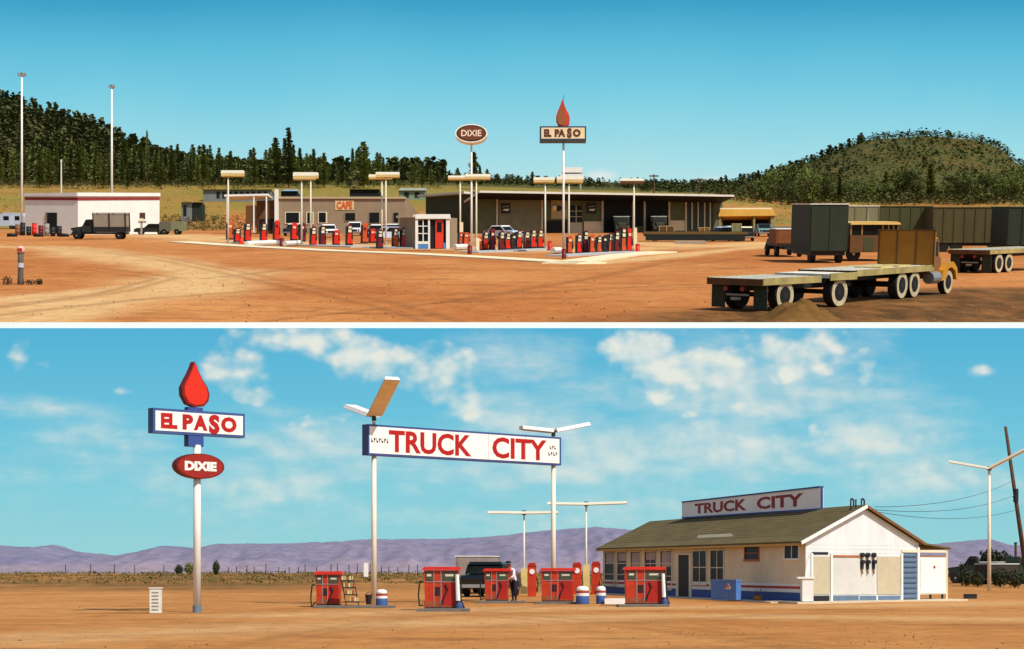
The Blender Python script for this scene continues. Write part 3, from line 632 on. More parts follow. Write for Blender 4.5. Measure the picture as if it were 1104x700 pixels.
# ---- EL PASO pole sign
Pb = low(212.5, 660.5); es = thing('pole_sign', 'tall white pole sign with red flame, EL PASO panel and DIXIE oval', 'sign', Pb)
Yb = Pb.y; pr_ = 4.3 * Yb / F
m = MB(); m.tube(Pb, at(212.5, 480, Yb), pr_, pr_*0.92, 16); m.build('pole', M('pole_white', lin(224,224,216), 0.5, 0.06, 1.2), es, True)
m = MB(); m.tube(Pb - Vector((0,0,0.05)), at(212.5, 653, Yb), pr_*1.12, pr_*1.12, 16); m.build('collar', M('collar_blue_grey', lin(104,118,130), 0.7), es)
yaw = R(33); ea = at(165.0, 450, 61.4); eb = at(264.0, 450, 63.9); ep = Plane(ea, eb)
t0 = 0; t1 = ep.len; z1 = (ep.uv(165, 439.5)[1] + ep.uv(264, 446.5)[1]) / 2; z0 = (ep.uv(165, 467.5)[1] + ep.uv(264, 471.5)[1]) / 2
m = MB(); ep.slab(m, t0, t1, z0, z1, -0.34, 0); m.build('sign_box', M('box_blue', lin(58,84,136), 0.5, 0.12), es)
bw = 0.09; m = MB(); ep.slab(m, bw, t1-bw, z0+bw, z1-bw, 0.0, 0.012); m.build('sign_face', M('face_white', lin(238,234,226), 0.45, 0.03), es)
m = MB(); hh = z1 - z0; mk = lambda x: x * t1
letter(m, ep, 'EL', mk(0.08), mk(0.255), z0+hh*0.2, z0+hh*0.82, 0.02, 0.058)
m.build('lettering', M('sign_red', lin(176,24,20), 0.5, 0.12), es); m = MB()
letter(m, ep, 'P', mk(0.31), mk(0.425), z0+hh*0.2, z0+hh*0.82, 0.02, 0.058)
letter(m, ep, 'A', mk(0.43), mk(0.58), z0+hh*0.2, z0+hh*0.82, 0.021, 0.058)
letter(m, ep, 'S', mk(0.595), mk(0.715), z0+hh*0.09, z0+hh*0.88, 0.02, 0.058)
letter(m, ep, 'O', mk(0.73), mk(0.905), z0+hh*0.19, z0+hh*0.82, 0.02, 0.058)
m.build('lettering', M('sign_red', (0,0,0)), es)
fl = [(-0.02,0.0),(-0.30,0.06),(-0.47,0.25),(-0.48,0.42),(-0.36,0.58),(-0.24,0.72),(-0.14,0.86),(-0.06,1.0),(0.03,0.93),(0.10,0.80),(0.24,0.62),(0.42,0.46),(0.50,0.30),(0.46,0.15),(0.30,0.03)]
cx = ep.uv(211.5, 450)[0]; zf0 = ep.uv(211.5, 439)[1]; zf1 = ep.uv(211.5, 390)[1]; fw = (ep.uv(226.5,420)[0] - ep.uv(196.5,420)[0])
m = MB(); m.prism([ep.p(cx + a*fw, zf0 + b*(zf1-zf0), -0.02) for a, b in fl], ep.n * -0.26); m.build('flame_edge', M('flame_dark', lin(120,30,24), 0.5), es)
m = MB(); m.prism([ep.p(cx + a*fw*0.86, zf0 + 0.02 + (0.03+b*0.92)*(zf1-zf0), 0.0) for a, b in fl], ep.n * -0.02); m.build('flame', M('flame_red', lin(214,44,22), 0.45, 0.08), es)
m = MB(); ep.slab(m, cx-0.30, cx+0.30, z1, z1+0.12, -0.30, -0.04); m.build('flame_base', BLUE, es)
m = MB(); ep.slab(m, cx-0.30, cx+0.32, ep.uv(212,481.5)[1], z0, -0.32, -0.02); m.build('neck', BLUE, es)
cxd = ep.uv(213, 503)[0]; zd = ep.uv(213, 503)[1]; rx = (ep.uv(239,503)[0]-ep.uv(187,503)[0])/2; rz = 13.6*Yb/F
def oval(k, o0, o1, n=28): return [ep.p(cxd+rx*k*math.cos(2*math.pi*i/n), zd+rz*k*math.sin(2*math.pi*i/n), o1) for i in range(n)], ep.n*(o0-o1)
m = MB(); m.prism(*oval(1.0, -0.10, 0.20)); m.build('oval_rim', M('oval_rim', lin(100,24,18), 0.5), es)
m = MB(); m.prism(*oval(0.93, 0.20, 0.212)); m.build('oval_face', M('oval_red', lin(150,36,26), 0.5, 0.1), es)
m = MB(); letter(m, ep, 'DIXIE', cxd-rx*0.66, cxd+rx*0.66, zd-rz*0.37, zd+rz*0.37, 0.22, 0.06); m.build('lettering', WHITE, es)
# white marker beside it
P_ = low(168, 661); mk_ = thing('marker_box', 'small white louvred box on the dirt left of the flame sign', 'marker', P_); w = 6*P_.y/F; h = at(0, 634.5, P_.y).z
m = MB(); m.box(P_.x-w, P_.x+w, P_.y-0.12, P_.y+0.12, 0, h); m.build('body', M('marker_white', lin(222,220,206), 0.8, 0.12, 6), mk_)
m = MB()
for k in range(6): m.box(P_.x-w*0.62, P_.x+w*0.62, P_.y-0.135, P_.y-0.121, h*(0.12+k*0.14), h*(0.165+k*0.14))
m.build('louvres', M('louvre_grey', lin(150,146,134), 0.8), mk_)
m = MB(); m.box(P_.x-w-0.03, P_.x+w+0.03, P_.y-0.15, P_.y+0.15, h, h+0.03); m.build('cap', WHITE, mk_)

# ---- TRUCK CITY overhead sign on two posts
YLs, YRs = 74.0, 81.6
tp_ = Plane(at(397, 470, YLs), at(605, 480, YRs)); ts = thing('overhead_sign', 'long white TRUCK CITY signboard on two tall white posts', 'sign', low(406, 653))
T = tp_.len; zt0, zb0 = tp_.uv(397, 457.5)[1], tp_.uv(397, 490.5)[1]; zt1, zb1 = tp_.uv(605, 471.5)[1], tp_.uv(605, 502)[1]
zt = (zt0+zt1)/2; zb = (zb0+zb1)/2
m = MB(); tp_.slab(m, 0, T, zb, zt, -0.42, 0); m.build('sign_box', M('box_navy', lin(60,78,130), 0.5, 0.12), ts)
m = MB(); b = 0.085; tp_.slab(m, 0.06, T-0.12, zb+b, zt-b, 0, 0.012); m.build('sign_face', M('face_white', lin(238,234,226)), ts)
hh = zt - zb
for word, p0, p1 in (('TRUCK', 419, 508), ('CITY', 530.5, 589)):
    m = MB(); letter(m, tp_, word, tp_.uv(p0, 480)[0], tp_.uv(p1, 480)[0], zb+hh*0.13, zb+hh*0.86, 0.02, 0.03); m.build('lettering', M('sign_red', lin(190,28,22)), ts)
m = MB()                       # the two small lines are too small to read: rows of dark strokes
def ticks(t0, t1, z, n, h):
    for k in range(n):
        t = t0 + (t1-t0)*(k+0.2)/n; w = (t1-t0)/n*0.6
        tp_.slab(m, t, t+w*0.35, z, z+h, 0.012, 0.02); tp_.slab(m, t+w*0.35, t+w, z + (h*0.55 if k % 2 else 0.0), z+h*(1 if k % 2 else 0.4), 0.012, 0.02)
tA = tp_.uv(399.5, 475)[0]; tB = tp_.uv(419, 475)[0]; ticks(tA, tB, zb+hh*0.42, 7, hh*0.14)
m.build('small_print', M('print_dark', lin(40,34,32), 0.7), ts); m = MB(); tA = tp_.uv(590.5, 487)[0]; tB = tp_.uv(601, 487)[0]; ticks(tA+0.1, tB-0.1, zb+hh*0.56, 3, hh*0.12); m.build('small_print', M('print_dark', (0,0,0)), ts); m = MB(); ticks(tA, tB, zb+hh*0.33, 4, hh*0.12)
m.build('small_print', M('print_dark', lin(40,34,32), 0.7), ts)
PW = M('post_cream', lin(228,220,196), 0.6, 0.06, 1.5)
m = MB()
for k in range(1, 5): x = T*k/5; tp_.slab(m, x-0.012, x+0.012, zb+b, zt-b, 0.0125, 0.016)
m.build('panel_seams', M('seam_grey', lin(176,170,160), 0.7), ts)
tLp = tp_.uv(406.5, 560)[0]; tRp = tp_.uv(600, 560)[0]
for t in (tLp, tRp):
    q = tp_.p(t, 0, -0.21); m = MB(); m.tube((q.x,q.y,-0.1), (q.x,q.y,zb+0.05), 0.125, 0.10, 12); m.tube((q.x,q.y,zt-0.02), (q.x,q.y,zt+0.35), 0.07, 0.07, 8); m.build('post', PW, ts, True)
m = MB(); q = tp_.p(tLp, 0, -0.42); m.box(q.x-0.28, q.x-0.10, q.y-0.28, q.y-0.08, at(0,622,74).z, at(0,607,74).z); m.build('junction_box', WHITE, ts)
def vlamp(name, label, base, wings, group, post=None, W_=0.62):
    o = thing(name, label, 'light', base, group)
    for (dx, dy, dz, wd) in wings:
        p0 = Vector(base) + Vector((0,0,0.10)); p1 = p0 + Vector((dx,dy,dz)); d = (p1-p0).normalized()
        a = d.cross(Vector((0,0,1))).normalized()*wd/2; u = a.cross(d).normalized()
        if u.z < 0: u = -u
        p0 = p0 + d*0.08
        m = MB(); m.hexa([p0-a-u*0.06, p0+a-u*0.06, p1+a-u*0.06, p1-a-u*0.06, p0-a*0.8+u*0.09, p0+a*0.8+u*0.09, p1+a*0.8+u*0.09, p1-a*0.8+u*0.09])
        h = m.build('lamp_housing', WHITE, o)
        m = MB(); m.hexa([p0-a*0.92-u*0.085, p0+a*0.92-u*0.085, p1+a*0.92-u*0.085-d*0.08, p1-a*0.92-u*0.085-d*0.08, p0-a*0.92-u*0.061, p0+a*0.92-u*0.061, p1+a*0.92-u*0.061-d*0.08, p1-a*0.92-u*0.061-d*0.08])
        r = m.build('reflector', LAMPT, h, world=False); r.data.transform(Matrix.Translation(-o.location))
    m = MB(); m.tube(Vector(base)-Vector((0,0,0.12)), Vector(base)+Vector((0,0,0.14)), 0.10, 0.08, 8); m.build('bracket', DARK, o)
    return o
q = tp_.p(tLp, zt + 0.30, -0.21)
vlamp('floodlight', 'white floodlight with two steep raised wings on the left post of the overhead sign', q, [(0.90,-1.9,1.36,0.70),(-1.15,1.6,0.52,0.68)], 'winged floodlights')
q = tp_.p(tRp, zt + 0.18, -0.21)
vlamp('floodlight', 'white floodlight with two low flat wings on the right post of the overhead sign', q, [(1.62,0.7,0.38,0.62),(-1.5,-0.5,0.12,0.62)], 'winged floodlights')
# free-standing lamps
def postlamp(label, px, rb, rt, wings, r=0.06, tlamp=False, extra=None):
    P0 = low(px, rb); zt = at(px, rt, P0.y).z; o = thing('lamp_post', label, 'light', P0, 'winged floodlights')
    m = MB(); m.tube(P0 - Vector((0,0,0.05)), (P0.x, P0.y, zt), r*1.2, r*0.8, 10); m.build('post', PW, o, True)
    for (pxe, re_, dy) in wings:
        p1 = at(pxe, re_, P0.y + dy); p0 = Vector((P0.x, P0.y, zt)); d = (p1-p0).normalized(); a = d.cross(Vector((0,0,1))).normalized()*0.28; u = a.cross(d).normalized()
        if u.z < 0: u = -u
        m = MB(); m.hexa([p0-a, p0+a, p1+a, p1-a, p0-a*0.8+u*0.14, p0+a*0.8+u*0.14, p1+a*0.8+u*0.14, p1-a*0.8+u*0.14]); h = m.build('lamp_housing', PW, o)
        m = MB(); m.hexa([p0-a*0.9-u*0.03, p0+a*0.9-u*0.03, p1+a*0.9-u*0.03-d*0.06, p1-a*0.9-u*0.03-d*0.06, p0-a*0.9-u*0.002, p0+a*0.9-u*0.002, p1+a*0.9-u*0.002-d*0.06, p1-a*0.9-u*0.002-d*0.06])
        rr = m.build('reflector', LAMPT, h, world=False); rr.data.transform(Matrix.Translation(-o.location))
    m = MB(); m.box(P0.x-0.12, P0.x+0.12, P0.y-0.12, P0.y+0.12, zt-0.08, zt+0.20); m.build('bracket', DARK, o)
    if extra:
        m = MB(); m.box(P0.x-0.2, P0.x+0.2, P0.y-0.15, P0.y+0.15, P0.z, at(0, extra, P0.y).z); m.build('pedestal', M('pedestal_cream', lin(214,190,120), 0.7), o)
    return o
postlamp('T shaped white lamp post behind the middle pumps, the lower of two', 565, 640, 554, [(526.5,553.5,0.3),(602,553.5,-0.3)], extra=613)
postlamp('T shaped white lamp post by the building, the higher of two', 632, 641, 544.5, [(590.5,544,0.3),(676,543,-0.3)], extra=609)
postlamp('white lamp post with two raised wings right of the porch', 1066.5, 637.5, 506, [(1023,498.5,1.0),(1118,479,-1.5)], r=0.11)
# leaning utility pole and lines
P0 = low(1109, 632); zt = at(1084, 460, P0.y); up_ = thing('utility_pole', 'dark leaning wooden utility pole at the far right', 'utility pole', P0)
m = MB(); m.tube(P0-Vector((0,0,0.2)), zt, 0.19, 0.11, 10); m.build('pole', WOODP, up_, True)
m = MB(); q = P0.lerp(zt, 0.6); m.tube(q + Vector((0,-0.05,-0.5)), q + Vector((0,-0.3,-0.5)), 0.16, 0.16, 10); m.tube(q+Vector((0.0,-0.3,-0.9)), q+Vector((0.0,-0.3,0.1)), 0.2, 0.2, 12); m.build('transformer', DARK, up_)
for k, (r0, r1) in enumerate(((546, 505), (549, 512), (551, 520))):
    a = gp.p(gp.uv(952, 553)[0], gp.uv(940, r0)[1], -0.5); b = P0.lerp(zt, 0.66 - 0.09*k); m = MB(); pts = []
    for i in range(13):
        s = i/12; q = a.lerp(b, s); q.z -= 0.5*4*s*(1-s); pts.append(q)
    m.path(pts, 0.014, 4); tag(m.build('power_line', M('wire', lin(60,70,76), 0.6)), ['topmost dark power line from the roof peak to the leaning pole','middle dark power line from the roof peak to the leaning pole','lowest dark power line from the roof peak to the leaning pole'][k], 'power line', 'power lines')
P0 = low(1095, 622); m2 = thing('utility_pole', 'short grey-brown pole standing beyond the bushes at the far right', 'utility pole', P0); m = MB(); m.tube(P0, at(1095, 585, P0.y), 0.14, 0.11, 8); m.build('pole', WOODP, m2)
m = MB(); q = at(1095, 586, P0.y); m.tube(q, q+Vector((0,0,0.1)), 0.18, 0.18, 8); m.build('pole_cap', DARK, m2)

# ---- big twin dispensers
METER = M('meter_glass', lin(70,76,58), 0.25, 0.3, 4)
HOSE = M('hose_black', lin(30,28,30), 0.6)
def dispenser(px0, px1, rt, rb, label, hose_l=True, post_r=False, face=0.42):
    Pc = low((px0+px1)/2, rb); k = Pc.y / F; w = (px1-px0)*k; h = (rb-rt)*k*0.985; o = thing('fuel_dispenser', label, 'gas pump', Pc, 'large red twin fuel dispensers')
    x0, x1 = Pc.x-w/2, Pc.x+w/2; y0, y1 = Pc.y-0.45, Pc.y+0.45; z0 = Pc.z + 0.12; zt = Pc.z + h
    m = MB(); m.prism([(x0+0.07,y0,z0),(x1-0.07,y0,z0),(x1-0.015,y0,zt-0.13),(x0+0.015,y0,zt-0.13)], (0,y1-y0,0)); m.build('cabinet', RED, o)
    m = MB(); m.prism([(x0-0.08,y0-0.1,zt-0.12),(x1+0.08,y0-0.1,zt-0.12),(x1+0.04,y0-0.1,zt),(x0+0.04,y0-0.1,zt)], (0,y1-y0+0.2,0)); m.build('canopy', M('canopy_red', lin(206,44,30), 0.5), o)
    zm0 = zt-0.13-h*0.24; fx = x0 + w*face
    for a, b in ((x0+0.06*w, x0+0.27*w), (x0+0.54*w, x1-0.07*w)):
        m = MB(); m.box(a, b, y0-0.02, y0-0.004, zm0, zt-0.18); mh = m.build('meter_window', METER, o)
        m = MB(); m.box(a+0.2*(b-a), b-0.2*(b-a), y0-0.03, y0-0.021, zm0+0.1*h, zm0+0.15*h); r_ = m.build('dial', M('dial_white', lin(206,196,170), 0.5), mh, world=False); r_.data.transform(Matrix.Translation(-o.location))
    m = MB(); m.box(x0+0.07+0.5*w, x1-0.09, y0-0.012, y0-0.003, z0+0.05, zm0-0.06); m.build('panel', RED2, o)
    m = MB(); m.box(x0+0.05, x1-0.05, y0-0.03, y1+0.03, Pc.z, z0); m.build('plinth', DARK, o)
    m = MB(); xm = x0+0.40*w
    for xx in (x0+0.30*w, x0+0.50*w): m.box(xx-0.012,xx+0.012,y0-0.02,y0-0.003,z0+0.02,zt-0.16)
    m.box(x0+0.05*w,x1-0.05*w,y0-0.026,y0-0.021,zm0-0.05,zm0-0.025); m.build('chrome_trim', CHROME, o)
    m = MB(); m.box(x0+0.33*w,x0+0.47*w,y0-0.016,y0-0.003,zm0-0.34*h,zm0-0.14*h); m.build('nozzle_holder', M('holder_dark', lin(60,26,20), 0.6), o)
    m = MB(); m.box(x0+0.02,x1-0.02,y0-0.010,y0-0.002,z0+0.001,z0+0.14*h); m.build('dusty_skirt', M('dusty_red', lin(150,74,40), 0.9, 0.3, 3), o)
    if hose_l:
        m = MB(); q = Vector((x0-0.02, y0+0.2, zt-0.55)); m.path([q, q+Vector((-0.12,0,0.0)), q+Vector((-0.17,-0.05,-0.5)), q+Vector((-0.13,-0.1,-0.9)), q+Vector((0.02,-0.1,-1.0*min(1,h-0.75)))], 0.03); m.build('hose', HOSE, o)
    if post_r:
        m = MB(); m.tube((x1-0.02,y0-0.16,z0+0.25),(x1-0.06,y0-0.16,zt-0.28),0.085,0.07,8); m.build('hose_mast', WHITE, o)
        m = MB(); q = Vector((x1+0.03,y0-0.1,zt-0.4)); m.path([q, q+Vector((0.06,0,-0.3)), q+Vector((0.05,0,-0.8)), q+Vector((0.18,0,-1.15))], 0.035); m.build('hose', HOSE, o)
        m = MB(); m.lathe([(0.17,0.0),(0.14,0.2),(0.05,0.34)], (x1+0.02,y0-0.1,Pc.z+0.02), 10); m.build('hose_reel', M('reel_blue', lin(60,70,110), 0.6), o)
    # nozzle on the face
    m = MB(); q = Vector((x0+0.62*w, y0-0.05, zm0-0.12)); m.path([q, q+Vector((0.10,-0.02,-0.18)), q+Vector((-0.05,-0.02,-0.5)), q+Vector((-0.12,0,-0.75))], 0.028); m.build('hose', HOSE, o)
    return o
def island(px0, px1, row, label, h=0.085, dpt=0.75):
    a = low(px0, row); b = low(px1, row); m = MB(); m.box(a.x, b.x, a.y, a.y+2*dpt, a.z-0.05, a.z+h)
    tag(m.build('pump_island', M('island_dark', lin(112,104,94), 0.9, 0.25, 2.5)), label, 'island', 'concrete pump islands'); return a
island(337, 424, 656.0, 'low concrete island under the leftmost dispenser and oil rack')
island(449, 506, 659.5, 'low concrete island under the second dispenser from the left')
island(514, 566, 650.5, 'low concrete island under the dispenser beside the man')
island(577, 622, 651.5, 'low concrete island under the dispenser at the right sign post')
island(667, 722, 654.5, 'low concrete island under the dispenser before the windows')
dispenser(341, 368, 615.5, 654.5, 'dull red fuel dispenser beside the oil can rack')
dispenser(457, 495, 610.5, 658.0, 'large red fuel dispenser in the foreground between the sign post and old truck', True, True)
dispenser(522, 549, 612.5, 649.3, 'red fuel dispenser where the man in a white shirt stands', True, False)
dispenser(583, 619, 612, 650.3, 'red fuel dispenser behind the right post of the overhead sign', False, False)
dispenser(673, 715, 610.5, 653.3, 'tall red fuel dispenser in front of the building windows', False, True)
# oil can rack
P0 = low(377, 655.3); rk = thing('oil_rack', 'tiered rack of oil cans beside the leftmost red dispenser', 'rack', P0)
for k in range(4):
    z = at(0, 625.5 + 7.6*k, P0.y).z; xo = (k-1.5)*2.1*P0.y/F; y = P0.y + 0.25 - k*0.1
    m = MB(); m.box(P0.x-0.27+xo, P0.x+0.27+xo, y-0.12, y+0.12, z-0.05, z); sh = m.build('shelf', DARK, rk)
    for j in range(5):
        if (j*3+k*2) % 5 == 1: continue
        m = MB(); x = P0.x-0.2+xo+0.1*j; m.tube((x,y,z),(x,y,z+0.15),0.042,0.042,8); cc_ = m.build('oil_can', M(['can_cream','can_yellow','can_red'][(j+k) % 3], [lin(222,206,160),lin(206,180,110),lin(170,90,60)][(j+k) % 3], 0.5), rk)
for sx in (-1, 1):
    m = MB(); m.bar((P0.x+sx*0.25-0.12, P0.y+0.3, at(0,624,P0.y).z), (P0.x+sx*0.25+0.12, P0.y-0.1, P0.z+0.1), 0.03, 0.03); m.build('side_rail', DARK, rk)
# striped drums
def drum(px, rb, rt, wpx, label, dome=True):
    P0 = low(px, rb); h = (rb-rt)*P0.y/F; r = wpx*P0.y/F/2; o = thing('trash_drum', label, 'drum', P0, 'white, red and blue drums')
    m = MB(); m.lathe([(r,0),(r*1.02,h*0.02),(r*1.02,h*0.44),(r,h*0.46)], P0); m.build('blue_body', M('drum_blue', lin(60,92,150), 0.6), o, True)
    m = MB(); m.lathe([(r,h*0.46),(r*1.01,h*0.48),(r*1.0,h*0.62)], P0); m.build('white_band', WHITE, o)
    m = MB(); m.lathe([(r*1.01,h*0.62),(r*1.02,h*0.63),(r*1.01,h*0.72)], P0); m.build('red_band', RED2, o)
    m = MB(); m.lathe([(r*0.97,h*0.72),(r*0.95,h*0.84),(r*0.8,h*0.95),(r*0.35,h)], P0); m.build('dome_lid', WHITE, o, True)
drum(411.5, 653.6, 635.5, 12.5, 'striped drum with white dome lid at the left sign post')
drum(628, 651.6, 632, 14, 'wide striped drum with white dome lid left of the white kerb')
drum(648, 651.0, 632, 10.5, 'narrow striped drum with white dome lid at the white kerb')
P0 = low(397.5, 654.5); o = thing('bucket', 'small dark bucket on the island left of the sign post', 'bucket', P0); m = MB(); m.lathe([(0.10,0.1),(0.15,0.5),(0.13,0.5),(0.09,0.15)], P0, 12); m.build('body', DARK, o); m = MB(); m.path([P0+Vector((-0.14,0,0.5)),P0+Vector((0,0,0.62)),P0+Vector((0.14,0,0.5))],0.012,5); m.build('handle', DARK, o)
a = low(652, 651.5); b = low(674, 650.5); m = MB(); m.box(a.x, b.x, a.y, a.y+0.7, 0, 0.24); tag(m.build('white_kerb_block', WHITE), 'white kerb block between the striped drum and right dispenser', 'kerb')
# slim pumps
def slim(px, rb, rt, label, mat=RED):
    P0 = low(px, rb); h = (rb-rt)*P0.y/F; w = 4.6*P0.y/F; o = thing('gas_pump', label, 'gas pump', P0, 'slim red gas pumps')
    m = MB(); m.box(P0.x-w, P0.x+w, P0.y-0.25, P0.y+0.25, P0.z, P0.z+h*0.9); m.build('body', mat, o)
    m = MB(); m.prism([(P0.x-w*1.08,P0.y-0.28,P0.z+h*0.9),(P0.x+w*1.08,P0.y-0.28,P0.z+h*0.9),(P0.x+w*0.7,P0.y-0.28,P0.z+h),(P0.x-w*0.7,P0.y-0.28,P0.z+h)], (0,0.56,0)); m.build('cap', RED2, o)
    m = MB(); m.tube((P0.x,P0.y-0.25,P0.z+h*0.74),(P0.x,P0.y-0.30,P0.z+h*0.74),w*0.62,w*0.62,14); m.build('dial', WHITE, o)
    m = MB(); q = Vector((P0.x+w,P0.y-0.1,P0.z+h*0.6)); m.path([q,q+Vector((0.1,-0.05,-0.4)),q+Vector((0.05,-0.05,-0.9)),q+Vector((0,0,-0.6))],0.03); m.build('hose', HOSE, o)
slim(573.5, 643, 607, 'slim red pump with white dial between the man and the right sign post')
slim(622, 641, 606.5, 'slim red pump with white dial left of the cream lamp pedestal')
slim(642.5, 641, 605.5, 'slim red pump with white dial at the far corner of the building')

# ---- the man at the pump
def person(P0, h, label, shirt, trousers, hat, yaw, lean=0.25):
    P0 = Vector(P0); o = thing('person', label, 'person', P0)
    s = h / 1.75; ly = lean
    J = [(0,0,0.93),(0.0,-0.05*ly*4,1.15),(0,-0.30*ly*2,1.40),(0,-0.36*ly*2,1.50),(0,-0.42*ly*2,1.58),(0,-0.45*ly*2,1.68),
         (0.10,0,0.88),(0.12,-0.06,0.50),(0.13,0.02,0.09),(0.13,-0.14,0.03),(-0.10,0,0.88),(-0.13,0.10,0.50),(-0.14,0.18,0.09),(-0.14,0.02,0.03),
         (0.19,-0.28*ly*2,1.38),(0.26,-0.36,1.14),(0.18,-0.56,1.02),(0.16,-0.64,0.99),(-0.19,-0.28*ly*2,1.38),(-0.27,-0.34,1.13),(-0.16,-0.56,1.04),(-0.13,-0.64,1.01)]
    E = [(0,1),(1,2),(2,3),(3,4),(4,5),(0,6),(6,7),(7,8),(8,9),(0,10),(10,11),(11,12),(12,13),(2,14),(14,15),(15,16),(16,17),(2,18),(18,19),(19,20),(20,21)]
    rad = [0.15,0.15,0.16,0.06,0.09,0.09,0.10,0.065,0.045,0.04,0.10,0.065,0.045,0.04,0.075,0.052,0.036,0.034,0.075,0.052,0.036,0.034]
    # fingers
    for wi, sgn in ((17, 1), (21, -1)):
        for k, (fx, L_) in enumerate(((-0.03,0.075),(-0.01,0.085),(0.01,0.08),(0.03,0.065))):
            i = len(J); b = J[wi]; J += [(b[0]+fx, b[1]-0.05, b[2]), (b[0]+fx, b[1]-0.05-L_*0.6, b[2]-L_*0.5)]; E += [(wi,i),(i,i+1)]; rad += [0.012,0.009]
        i = len(J); b = J[wi]; J += [(b[0]-sgn*0.05, b[1]-0.02, b[2]+0.02)]; E += [(wi,i)]; rad += [0.012]
    me = bpy.data.meshes.new('body'); rot = Matrix.Rotation(yaw, 3, 'Z'); me.from_pydata([rot @ (Vector(q)*s) for q in J], E, []); ob = bpy.data.objects.new('body', me); COL.objects.link(ob)
    sk = ob.modifiers.new('skin', 'SKIN'); ob.modifiers.new('sub', 'SUBSURF').levels = 1
    for i, r in enumerate(rad): me.skin_vertices[0].data[i].radius = (r*s, r*s)
    me.skin_vertices[0].data[0].use_root = True
    bpy.context.view_layer.update(); me2 = bpy.data.meshes.new_from_object(ob.evaluated_get(bpy.context.evaluated_depsgraph_get())); bpy.data.objects.remove(ob)
    for mt in (M('skin', lin(176,122,90), 0.6), M('shirt_'+shirt[0], shirt[1], 0.9), M('trousers_'+trousers[0], trousers[1], 0.9), M('boots', lin(40,30,24), 0.7)): me2.materials.append(mt)
    for p in me2.polygons:
        z = p.center.z / s; r_ = math.hypot(p.center.x, p.center.y) / s; q = rot.inverted() @ p.center; y = q.y / s
        p.material_index = 3 if z < 0.11 else 2 if z < 0.96 and abs(q.x)/s < 0.25 and y > -0.4 else 0 if (z > 1.47 or y < -0.48) else 1
        p.use_smooth = True
    ob = bpy.data.objects.new('body', me2); COL.objects.link(ob); ob.parent = o
    hc = rot @ (Vector(J[5])*s); m = MB(); m.lathe([(0.115*s,0.02),(0.12*s,0.05),(0.10*s,0.11),(0.03*s,0.13)], hc, 12); m.lathe([(0.2*s,0.015),(0.2*s,0.03)], hc, 14); m.build('hat', hat, o, world=False)
    hd = hc - Vector((0,0,0.07*s)); m = MB(); fwd = rot @ Vector((0,-1,0)); sid = rot @ Vector((1,0,0))
    m.blob(hd + fwd*0.105*s, 0.018*s, 1, 1)
    m.blob(hd + sid*0.10*s, (0.02*s,0.02*s,0.03*s), 2, 1); m.blob(hd - sid*0.10*s, (0.02*s,0.02*s,0.03*s), 3, 1); m.build('face_features', M('skin', (0,0,0)), o, world=False)
    m = MB()
    for sx in (-1, 1): m.blob(hd + fwd*0.088*s + sid*0.035*s*sx + Vector((0,0,0.03*s)), 0.010*s, 1, 1)
    m.bar(hd + fwd*0.09*s - sid*0.025*s - Vector((0,0,0.05*s)), hd + fwd*0.09*s + sid*0.025*s - Vector((0,0,0.05*s)), 0.012*s, 0.01*s); m.build('eyes_and_mouth', M('eye_dark', lin(40,26,22), 0.5), o, world=False)
    return o
person(low(553.5, 649.0) + Vector((0,0,0.0)), 1.86, 'man in white shirt, dark trousers and dark hat leaning over the pump hose', ('white', lin(222,216,226)), ('dark', lin(34,36,52)), M('hat_dark', lin(30,28,32), 0.8), R(-35), 0.42)

# ---- vehicles (local metres, x forward)
def wheel(o, x, y, r, w=0.22, rimcol=None, S=1.0):
    m = MB(); s = -1 if y < 0 else 1
    m.lathe([(r*0.55*S,-w/2*S),(r*0.92*S,-w/2*S),(r*S,-w*0.3*S),(r*S,w*0.3*S),(r*0.92*S,w/2*S),(r*0.55*S,w/2*S)], (0,0,0), 20)
    m.v = [(x*S + a, y*S + c, r*S + b) for a, b, c in m.v]; t = m.build('wheel', BLACK, o, world=False)
    m = MB(); m.lathe([(r*0.60*S,-w*0.42*S),(r*0.60*S,w*0.42*S)], (0,0,0), 16); m.lathe([(r*0.2*S,-w*0.55*S),(r*0.2*S,w*0.55*S)], (0,0,0), 10)
    m.v = [(x*S + a, y*S + c, r*S + b) for a, b, c in m.v]; m.build('rim', rimcol or CHROME, t, world=False)
def loc_mb(S): 
    m = MB(); m.S = S; return m
def fin(m, S, name, mat, o, smooth=False):
    m.v = [(a*S, b*S, c*S) for a, b, c in m.v]; return m.build(name, mat, o, smooth, world=False)
